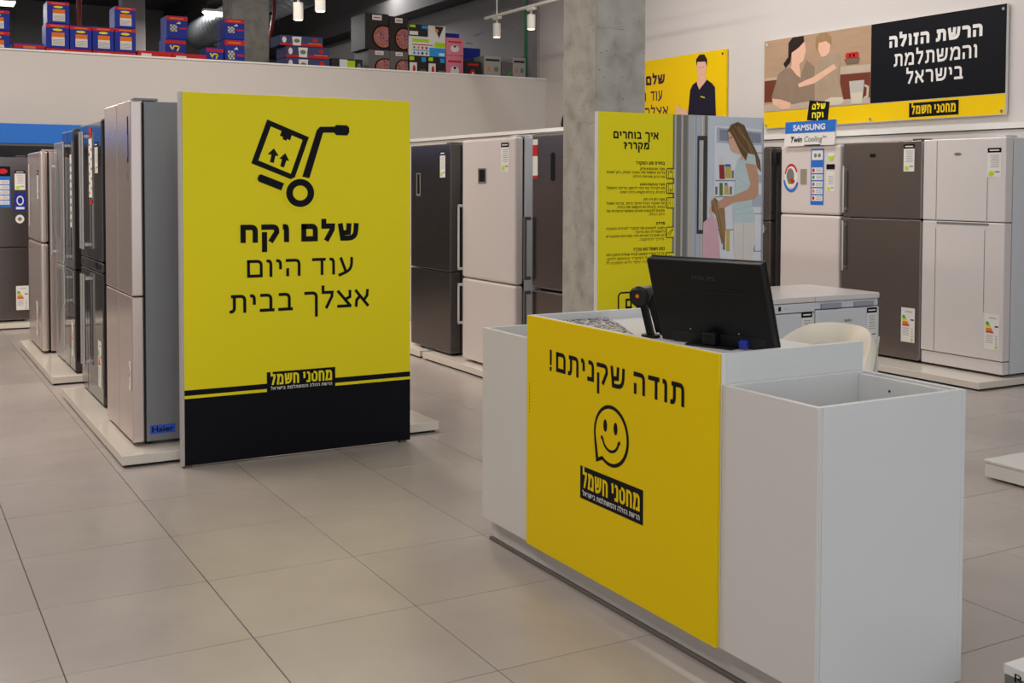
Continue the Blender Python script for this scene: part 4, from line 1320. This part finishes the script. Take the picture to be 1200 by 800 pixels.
# barcode scanner on its stand
sn = thing('barcode_scanner', 'black handheld barcode scanner upright in its stand on the checkout desk', 'scanner', (2.385, 3.24, .963), math.radians(30))
k = MB()
k.tube([(0, 0, 0), (0, 0, .01)], .034, BLACKPL, 24)
k.build('stand_base', sn)
k = MB()
k.add([(-.012, -.012, .01), (.012, -.012, .01), (.012, .012, .01), (-.012, .012, .01), (-.012, .02, .13), (.012, .02, .13), (.012, .044, .13), (-.012, .044, .13)],
      [(0, 3, 2, 1), (4, 5, 6, 7), (0, 1, 5, 4), (1, 2, 6, 5), (2, 3, 7, 6), (3, 0, 4, 7)], BLACKPL)
k.build('stand_post', sn, .003)
k = MB()
k.tube([(0, -.034, .02), (0, -.03, .05), (0, -.015, .10), (0, 0.0, .135), (0, .01, .155)], [.014, .018, .018, .02, .022], BLACKPL, 14)
k.build('grip', sn, smooth=True)
k = MB()
k.tube([(.06, .01, .16), (.03, .012, .16), (-.01, .016, .155), (-.05, .02, .148), (-.06, .021, .146)], [.018, .022, .026, .038, .038], BLACKPL, 20)
hd = k.build('scanner_head', sn, smooth=True)
MB().tube([(-.0605, .0211, .1459), (-.0625, .0213, .1457)], [.03, .03], DARKGAP, 20).build('lens_window', hd)
MB().tube([(-.0626, .025, .150), (-.0640, .025, .150)], [.007, .007], ORANGE, 10).build('lens_led', hd)
MB().tube([(0, -.034, .02), (.01, -.045, .005), (.03, -.07, .004), (.09, -.09, .004)], .004, BLACKPL, 8).build('cord', sn, smooth=True)

# tufted chair
ch = thing('tub_chair', 'cream tufted tub chair behind the checkout desk', 'chair', (3.2, 3.35, 0))
def shell(th0, th1, r0, r1, z0, ztop, m, name, bev=0):
    k = MB()
    N, M_ = 26, 10
    def pt(i, j, rr):
        t_ = th0 + (th1 - th0) * i / N
        c_ = abs(2 * i / N - 1)
        top = ztop - .17 * c_ ** 3.2
        z = z0 + (top - z0) * j / M_
        s__ = j / M_
        r = rr + .05 * s__ - .012 * math.cos(6 * math.pi * i / N) * (1 if rr == r0 else -.3)
        if j == M_:
            r = (r0 + r1) / 2 + .05
        return (r * math.cos(t_), r * math.sin(t_), z)
    for rr in (r1, r0):
        base = len(k.v)
        vs = [pt(i, j, rr) for i in range(N + 1) for j in range(M_ + 1)]
        fs = []
        for i in range(N):
            for j in range(M_):
                a = i * (M_ + 1) + j
                f = (a, a + M_ + 1, a + M_ + 2, a + 1)
                fs.append(f if rr == r1 else tuple(reversed(f)))
        k.add(vs, fs, m)
    o = k.build(name, ch, smooth=True)
    return o
shell(math.radians(-78), math.radians(78), .19, .25, .47, .935, CREAM, 'backrest')
for fr in (-.52, -.17, .17, .52):
    t_ = math.radians(78) * fr
    top = .93 - .17 * abs(fr) ** 3.2
    pts = []
    for jj in range(9):
        sf = jj / 8
        z = .5 + (top - .5) * sf
        r = .253 + .05 * sf
        pts.append((r * math.cos(t_), r * math.sin(t_), z))
    MB().tube(pts, .003, mat('seam_thread', (196, 186, 168), .8, var=.03), 6).build('seam', ch, smooth=True)
k = MB()
k.tube([(0, 0, .42), (0, 0, .44), (0, 0, .5), (0, 0, .515)], [.2, .24, .24, .2], CREAM, 28)
k.build('seat', ch, smooth=True)
MB().tube([(0, 0, .08), (0, 0, .42)], .025, CHROME, 14).build('gas_column', ch, smooth=True)
for i in range(5):
    a = 2 * math.pi * i / 5
    MB().tube([(0, 0, .09), (.26 * math.cos(a), .26 * math.sin(a), .065)], [.022, .014], CHROME, 8).build('leg', ch, smooth=True)
    MB().tube([(.26 * math.cos(a), .26 * math.sin(a) - .012, .028), (.26 * math.cos(a), .26 * math.sin(a) + .012, .028)], .028, RUBBER, 12).build('castor', ch)

# carton at the lower right corner
cb = thing('product_carton', 'white and grey product carton at the lower right corner of the floor', 'box', (2.80, 1.72, 0), 0)
box('carton_body', (.0, 0, 0), (.3, .37, .105), GREYP, cb, .002)
k = box('carton_lid', (-.002, -.002, .106), (.302, .372, .135), WHITEP, cb, .002)
p = Print('X', -.0025, -1, .0006)
p.text('Re', .335, .28, .095, .12, BLACKP, .0, 1, rtl=False)
p.rect(.27, .095, .25, .12, RED, 1)
p.build('lettering', cb)
p = Print('Z', .1355, 1, .0006)
p.ell(.17, .27, .04, .055, BLACKP, 1, 20)
p.ell(.17, .27, .022, .03, LIME, 2, 20)
p.build('logo_print', cb)


# ------------------------------------------------------------------ cartons on the storage deck
def carton(label, x0, x1, z0, z1, kind, y=13.75, dp=.34, group=None):
    body = {'blue': BOXBLUE, 'flat': BOXBLUE, 'redflat': RED, 'vivid': BOXBLUE, 'fence': BOXNAVY, 'small': BOXBLK, 'cook': BOXBLK, 'cookg': BOXGRY,
            'mix': WHITEP, 'mixd': BOXBLK, 'pink': BOXPINK, 'plainblue': BOXBLUE, 'black': BOXBLK, 'grey': BOXWHT, 'dark': BOXGRY, 'blue2': BOXBLUE}[kind]
    wd, h = x1 - x0, z1 - z0
    t = thing('carton', label, 'box', (x0, y, z0), 0, group)
    b = box('carton_body', (0, 0, 0), (wd, dp, h), body, t, .003)
    p = Print('Y', -.001, -1, .0012)
    if kind == 'blue':
        p.rect(.0, h * .84, wd, h * .97, RED, 1)
        p.rect(wd * .2, h * .88, wd * .8, h * .93, ORANGE, 2)
        p.ell(wd * .5, h * .75, wd * .22, h * .05, YEL2, 1, 12)
        p.rect(wd * .25, h * .45, wd * .8, h * .64, ORANGE, 1)
        p.rect(wd * .25, h * .1, wd * .8, h * .45, WHITEP, 1)
        for i in range(5):
            p.rect(wd * .28, h * (.14 + i * .05), wd * .77, h * (.155 + i * .05), GREYP, 2)
    elif kind == 'blue2':
        p.rect(0, h * .8, wd, h * .98, RED, 1)
        p.rect(wd * .15, h * .86, wd * .8, h * .92, ORANGE, 2)
        p.rect(wd * .15, h * .3, wd * .5, h * .62, GREYP, 1)
        for i in range(4):
            for j in range(4):
                if (i + j) % 2:
                    p.rect(wd * (.17 + .08 * i), h * (.32 + .075 * j), wd * (.24 + .08 * i), h * (.38 + .075 * j), WHITEP, 2)
        p.rect(wd * .6, h * .42, wd * .95, h * .5, RED, 1)
        p.poly([(wd * .45, h * .66), (wd * .6, h * .76), (wd * .68, h * .66)], WHITEP, 1)
    elif kind == 'flat':
        p.rect(0, h * .35, wd, h * .8, RED, 1)
        p.rect(wd * .3, h * .3, wd * .7, h * .6, ORANGE, 2)
    elif kind == 'redflat':
        p.rect(wd * .1, h * .1, wd * .4, h * .8, WHITEP, 1)
        p.rect(wd * .45, h * .3, wd * .85, h * .6, ORANGE, 1)
        p.rect(0, 0, wd, h * .12, BOXBLUE, 2)
    elif kind == 'vivid':
        p.rect(0, h * .78, wd, h * .94, RED, 1)
        p.rect(wd * .15, h * .05, wd * .9, h * .38, RED, 1)
        p.rect(wd * .25, h * .15, wd * .8, h * .3, ORANGE, 2)
        p.line([(wd * .25, h * .68), (wd * .35, h * .5), (wd * .42, h * .68)], .016, YEL2, 1)
        p.line([(wd * .5, h * .68), (wd * .68, h * .66), (wd * .58, h * .48)], .016, YEL2, 1)
    elif kind == 'fence':
        p.rect(0, 0, wd, h * .22, RED, 1)
        p.poly([(wd * .3, h * .05), (wd * .28, h * .9), (wd * .5, h * .92), (wd * .48, h * .05)], WHITEP, 2)
        p.ell(wd * .39, h * .5, wd * .07, h * .2, GREYP, 3, 12)
        p.ell(wd * .1, h * .55, wd * .05, h * .3, WHITEP, 1, 12)
        p.ell(wd * .82, h * .65, wd * .06, h * .2, RED, 1, 10)
        p.rect(wd * .65, h * .24, wd * .97, h * .34, ORANGE, 1)
    elif kind == 'small':
        p.rect(wd * .25, h * .4, wd * .5, h * .95, WHITEP, 1)
        p.rect(wd * .5, h * .3, wd * .75, h * .9, LIME, 1)
        p.ell(wd * .88, h * .5, wd * .06, h * .25, GREYP, 1, 12)
    elif kind in ('cook', 'cookg'):
        p.poly([(min(wd * .995, wd * .78 + wd * .5 * math.cos(a)), max(.002, h * .36 + h * .34 * math.sin(a))) for a in [2 * math.pi * i / 32 for i in range(32)]], BLACKP, 1)
        p.poly([(min(wd * .99, wd * .78 + wd * .42 * math.cos(a)), max(.004, h * .36 + h * .29 * math.sin(a))) for a in [2 * math.pi * i / 32 for i in range(32)]], ORANGE, 2)
        p.poly([(min(wd * .99, wd * .78 + wd * .40 * math.cos(a)), max(.004, h * .36 + h * .275 * math.sin(a))) for a in [2 * math.pi * i / 32 for i in range(32)]], COOKP, 3)
        p.rect(wd * .3, h * .82, wd * .7, h * .96, WHITEP, 2)
        p.rect(wd * .36, h * .87, wd * .64, h * .9, RED, 3)
    elif kind == 'mix':
        p.rect(0, h * .62, wd * .52, h, BOXBLK, 1)
        p.rect(wd * .03, h * .9, wd * .18, h * .98, LIME, 2)
        p.rect(wd * .35, h * .88, wd * .5, h * .97, SKYB, 2)
        p.rect(wd * .02, h * .66, wd * .25, h * .78, WHITEP, 2)
        p.poly([(wd * .7, h * .98), (wd * .95, h * .98), (wd * .82, h * .6)], BOXBLK, 1)
        p.ell(wd * .76, h * .84, wd * .05, h * .06, ORANGE, 2, 10)
        p.rect(wd * .7, h * .3, wd, h * .46, LIME, 1)
        p.rect(wd * .56, 0, wd, h * .28, SKYB, 1)
        p.rect(wd * .82, h * .03, wd * .97, h * .12, WHITEP, 2)
        p.rect(wd * .1, h * .44, wd * .55, h * .54, LIME, 1)
        p.rect(wd * .1, h * .34, wd * .65, h * .37, RED, 1)
        p.rect(wd * .1, h * .16, wd * .55, h * .19, SKYB, 1)
        for i in range(4):
            p.ell(wd * (.15 + .11 * i), h * .26, wd * .03, h * .04, [GREEN, ORANGE, RED, BOXBLK][i], 2, 8)
            p.ell(wd * (.15 + .11 * i), h * .08, wd * .03, h * .05, [SKYB, SKYB, BOXBLK, GREYP][i], 2, 8)
    elif kind == 'mixd':
        p.poly([(wd * .05, h * .02), (wd * .05, h * .7), (wd * .45, h * .7), (wd * .45, h * .02)], WHITEP, 1)
        p.ell(wd * .3, h * .4, wd * .08, h * .2, RED, 2, 10)
        p.rect(wd * .05, h * .8, wd * .3, h * .97, LIME, 1)
        p.rect(wd * .7, h * .75, wd * .95, h * .95, SKYB, 1)
        p.rect(wd * .6, h * .2, wd * .95, h * .4, BOXGRY, 1)
    elif kind == 'pink':
        p.ell(wd * .5, h * .38, wd * .25, h * .2, WHITEP, 1, 20)
        p.ell(wd * .5, h * .5, wd * .08, h * .06, BOXBLK, 2, 12)
        p.rect(wd * .12, h * .72, wd * .88, h * .8, RED, 1)
    elif kind == 'plainblue':
        p.rect(wd * .1, h * .3, wd * .85, h * .7, BOXNAVY, 1)
    elif kind == 'black':
        p.ell(wd * .5, h * .35, wd * .17, h * .25, RED, 1, 16)
        p.ell(wd * .5, h * .35, wd * .06, h * .1, WHITEP, 2, 12)
        p.rect(wd * .2, h * .78, wd * .85, h * .88, RED, 1)
    elif kind == 'grey':
        p.rect(wd * .08, h * .8, wd * .92, h * .88, BOXBLK, 1)
        p.ell(wd * .28, h * .5, wd * .09, h * .09, ORANGE, 1, 12)
        p.ell(wd * .72, h * .5, wd * .14, h * .1, GREYP, 1, 12)
        p.rect(wd * .2, h * .1, wd * .5, h * .15, GREYP, 1)
        p.ell(wd * .75, h * .12, wd * .08, h * .08, BOXBLK, 1, 10)
    elif kind == 'dark':
        p.poly([(wd * .2, h * .1), (wd * .9, h * .6), (wd * .9, h * .1)], GREEN, 1)
    p.build('carton_print', b)
    return t


G1 = 'blue and orange cartons on the storage deck'
G = G1
carton('blue carton with red band at the left edge, upper of its stack', 1.0, 1.3, 3.185, 3.41, 'blue', group=G)
carton('blue carton with red band at the left edge, lower of its stack', 1.0, 1.3, 2.9, 3.18, 'blue', group=G)
carton('thin blue and red carton lying flat right of the leftmost stack', 1.34, 1.66, 2.98, 3.06, 'flat', group=G)
carton('plain shallow base carton beneath the thin flat blue and red carton', 1.34, 1.66, 2.9, 2.975, 'dark', dp=.34)
carton('blue carton standing upper on the stack left of the red pipe', 1.69, 1.925, 3.305, 3.55, 'blue', group=G)
carton('blue carton under the raised one left of the red pipe', 1.675, 1.92, 3.025, 3.30, 'blue', group=G)
carton('blue carton second in the four-carton row, with nothing on top', 1.93, 2.165, 3.025, 3.29, 'blue', group=G)
carton('blue carton third in the four-carton row, with nothing on top', 2.175, 2.41, 3.025, 3.295, 'blue', group=G)
carton('blue carton fourth in the row, under a single stacked one', 2.42, 2.655, 3.025, 3.30, 'blue', group=G)
carton('blue carton stacked on the right end of the four-carton row', 2.42, 2.655, 3.305, 3.55, 'blue', group=G)
for i, (a, b, wh) in enumerate(((1.675, 2.165, 'left'), (2.175, 2.655, 'right'))):
    carton('low dark red carton supporting the %s half of the four-carton row' % wh, a, b, 2.9, 3.022, 'redflat', group='low red cartons')
carton('low red and white carton left below the free-standing blue pair', 2.67, 3.06, 2.9, 3.05, 'redflat', group='low red cartons', y=13.72, dp=.25)
carton('low red and white carton right below the free-standing blue pair', 3.07, 3.47, 2.9, 3.04, 'redflat', group='low red cartons', y=13.72, dp=.25)
carton('blue carton lower of the free-standing pair mid-left', 3.04, 3.29, 2.98, 3.24, 'vivid', y=13.98, group=G)
carton('blue carton upper of the free-standing pair mid-left', 3.06, 3.31, 3.245, 3.52, 'blue2', y=13.98, group=G)
carton('plain base carton under the free-standing blue pair', 3.04, 3.29, 2.9, 2.975, 'dark', y=13.98)
carton('squat blue carton with yellow zigzag letters left of the concrete column', 3.475, 3.685, 2.9, 3.14, 'vivid', group=G)
carton('blue and red carton lower beside the concrete column', 3.70, 3.945, 2.9, 3.25, 'blue2', group=G)
carton('blue and red carton upper beside the concrete column', 3.70, 3.945, 3.255, 3.50, 'blue2', group=G)
G = 'flat navy cartons right of the column'
carton('flat navy and red carton, topmost of three right of the column', 4.39, 4.95, 3.225, 3.35, 'fence', group=G, dp=.4)
carton('flat navy and red carton, middle of three right of the column', 4.47, 5.03, 3.08, 3.22, 'fence', group=G, dp=.4)
carton('flat navy and red carton, bottom of three right of the column', 4.47, 5.04, 2.9, 3.075, 'fence', group=G, dp=.4)
carton('low dark carton with lime and white label between flat and pan cartons', 5.07, 5.49, 2.9, 3.10, 'small')
G = 'black cookware cartons'
carton('grey-black cookware carton, upper left of four', 5.525, 5.855, 3.245, 3.71, 'cook', group=G, dp=.5)
carton('grey-black cookware carton, upper right of four', 5.865, 6.13, 3.245, 3.69, 'cook', group=G, dp=.5)
carton('grey-black cookware carton, lower left of four', 5.575, 5.87, 2.9, 3.24, 'cookg', group=G, dp=.5)
carton('grey-black cookware carton, lower right of four', 5.875, 6.13, 2.9, 3.24, 'cookg', group=G, dp=.5)
carton('large white carton with green and cyan fields beside the pink cartons', 6.14, 6.68, 3.20, 3.61, 'mix')
carton('black and white carton lower left beneath the large multicoloured one', 6.14, 6.405, 2.9, 3.195, 'mixd', group='black small-appliance cartons')
carton('black and white carton lower right beneath the large multicoloured one', 6.415, 6.68, 2.9, 3.195, 'mixd', group='black small-appliance cartons')
carton('pink carton, upper of the pair', 6.69, 6.95, 3.235, 3.47, 'pink', group='pink cartons')
carton('pink carton, lower of the pair', 6.69, 6.95, 2.9, 3.23, 'pink', group='pink cartons')
carton('plain blue carton standing behind the upper pink carton', 6.86, 7.09, 2.9, 3.585, 'plainblue', y=14.15, group='plain blue cartons')
carton('plain blue carton right of the pink cartons, set back', 7.12, 7.42, 2.9, 3.40, 'plainblue', y=14.15, group='plain blue cartons')
carton('black carton with a red round picture right of the pink cartons', 6.965, 7.22, 2.9, 3.17, 'black')
carton('pale grey appliance carton, left of the two with orange dots', 7.27, 7.53, 2.9, 3.26, 'grey', group='pale grey cartons')
carton('dark carton with a green corner between the two pale grey cartons', 7.54, 7.71, 2.9, 3.19, 'dark')
carton('pale grey appliance carton against the plaster wall', 7.72, 7.925, 2.9, 3.26, 'grey', group='pale grey cartons')


# ------------------------------------------------------------------ lamps
def batten(label, x0, x1, y, z):
    t = thing('batten_lamp', label, 'lamp', (x0, y, z))
    box('housing', (0, 0, .05), (x1 - x0, .14, .09), LAMPW, t, .005)
    MB().add([(0, 0, .05), (x1 - x0, 0, .05), (x1 - x0, .14, .05), (0, .14, .05), (.05, .02, 0), (x1 - x0 - .02, .02, 0), (x1 - x0 - .02, .12, 0), (.05, .12, 0)],
             [(0, 3, 2, 1)[::-1], (4, 7, 6, 5), (0, 1, 5, 4), (1, 2, 6, 5), (2, 3, 7, 6), (3, 0, 4, 7)], LIGHTM).build('diffuser', t)
    l = bpy.data.lights.new('batten_light', 'AREA')
    l.shape = 'RECTANGLE'
    l.size, l.size_y = x1 - x0 - .1, .1
    l.energy = 90
    l.color = (1, .98, .95)
    lo = bpy.data.objects.new('batten_light', l)
    lo.location = ((x1 - x0) / 2, .07, -.01)
    lo.parent = t
    C.objects.link(lo)
    MB().tube([(.08, .07, .09), (.08, .07, 5.2 - z)], .006, BLACKPL, 6).build('suspension', t)
    MB().tube([(x1 - x0 - .08, .07, .09), (x1 - x0 - .08, .07, 5.2 - z)], .006, BLACKPL, 6).build('suspension', t)


batten('glowing batten lamp over the storage deck at the top left corner', .75, 1.59, 16.0, 3.79)
batten('glowing batten lamp beside the concrete column over the storage deck', 4.07, 4.75, 16.2, 3.89)

LB = {1.0: 'added unseen batten lamp high over the rear left of the storage deck', 3.9: 'added unseen batten lamp high over the rear middle of the storage deck', 6.6: 'added unseen batten lamp high near the plaster wall over the storage deck', -2.5: 'added unseen batten lamp high at the far left over the storage deck'}
for bx, by in ((1.0, 20.0), (3.9, 20.5), (6.6, 17.5), (-2.5, 16.5)):  # extra lamps out of view, added to brighten the storage deck and its walls
    batten(LB[bx], bx, bx + 1.2, by, 4.85)


def track(label, x, y0, y1, z, heads, lit=True, drop=True):
    t = thing('track_light_rail', label, 'lamp', (x, y0, z))
    box('rail', (-.02, 0, -.015), (.02, y1 - y0, .015), LAMPW, t, .002)
    for yy in (.25, y1 - y0 - .3):
        MB().tube([(0, yy, .015), (0, yy, 5.2 - z)], .008, LAMPW, 8).build('suspension_rod', t)
    for hy in heads:
        h = MB().box((-.025, hy - y0 - .09, -.05), (.025, hy - y0 + .07, -.016), LAMPW).build('adapter', t, .003)
        k = MB()
        k.tube([(.0, hy - y0, -.10), (.0, hy - y0, -.27)], .05, LAMPW, 20)
        k.box((-.008, hy - y0 - .012, -.13), (.008, hy - y0 + .012, -.045), LAMPW)
        sp = k.build('spot_head', t)
        if lit:
            MB().tube([(0, hy - y0, -.2705), (0, hy - y0, -.274)], .04, SPOTG, 20).build('lens', sp)
        l = bpy.data.lights.new('spot', 'SPOT')
        l.energy = 35
        l.spot_size = 1.5
        l.spot_blend = .6
        l.shadow_soft_size = .04
        l.color = (1, .9, .78)
        lo = bpy.data.objects.new('spot_beam', l)
        lo.location = (0, hy - y0, -.28)
        lo.parent = t
        C.objects.link(lo)


track('white track light rail with two lit spots above the right end of the storage deck', 6.76, 9.2, 12.75, 3.6, (12.45, 11.6, 10.4))
track('white track light rail at the top edge right of the concrete column', 3.72, 7.2, 11.3, 3.42, (11.05, 10.4, 9.0), lit=True)

print('tiles', n_t)
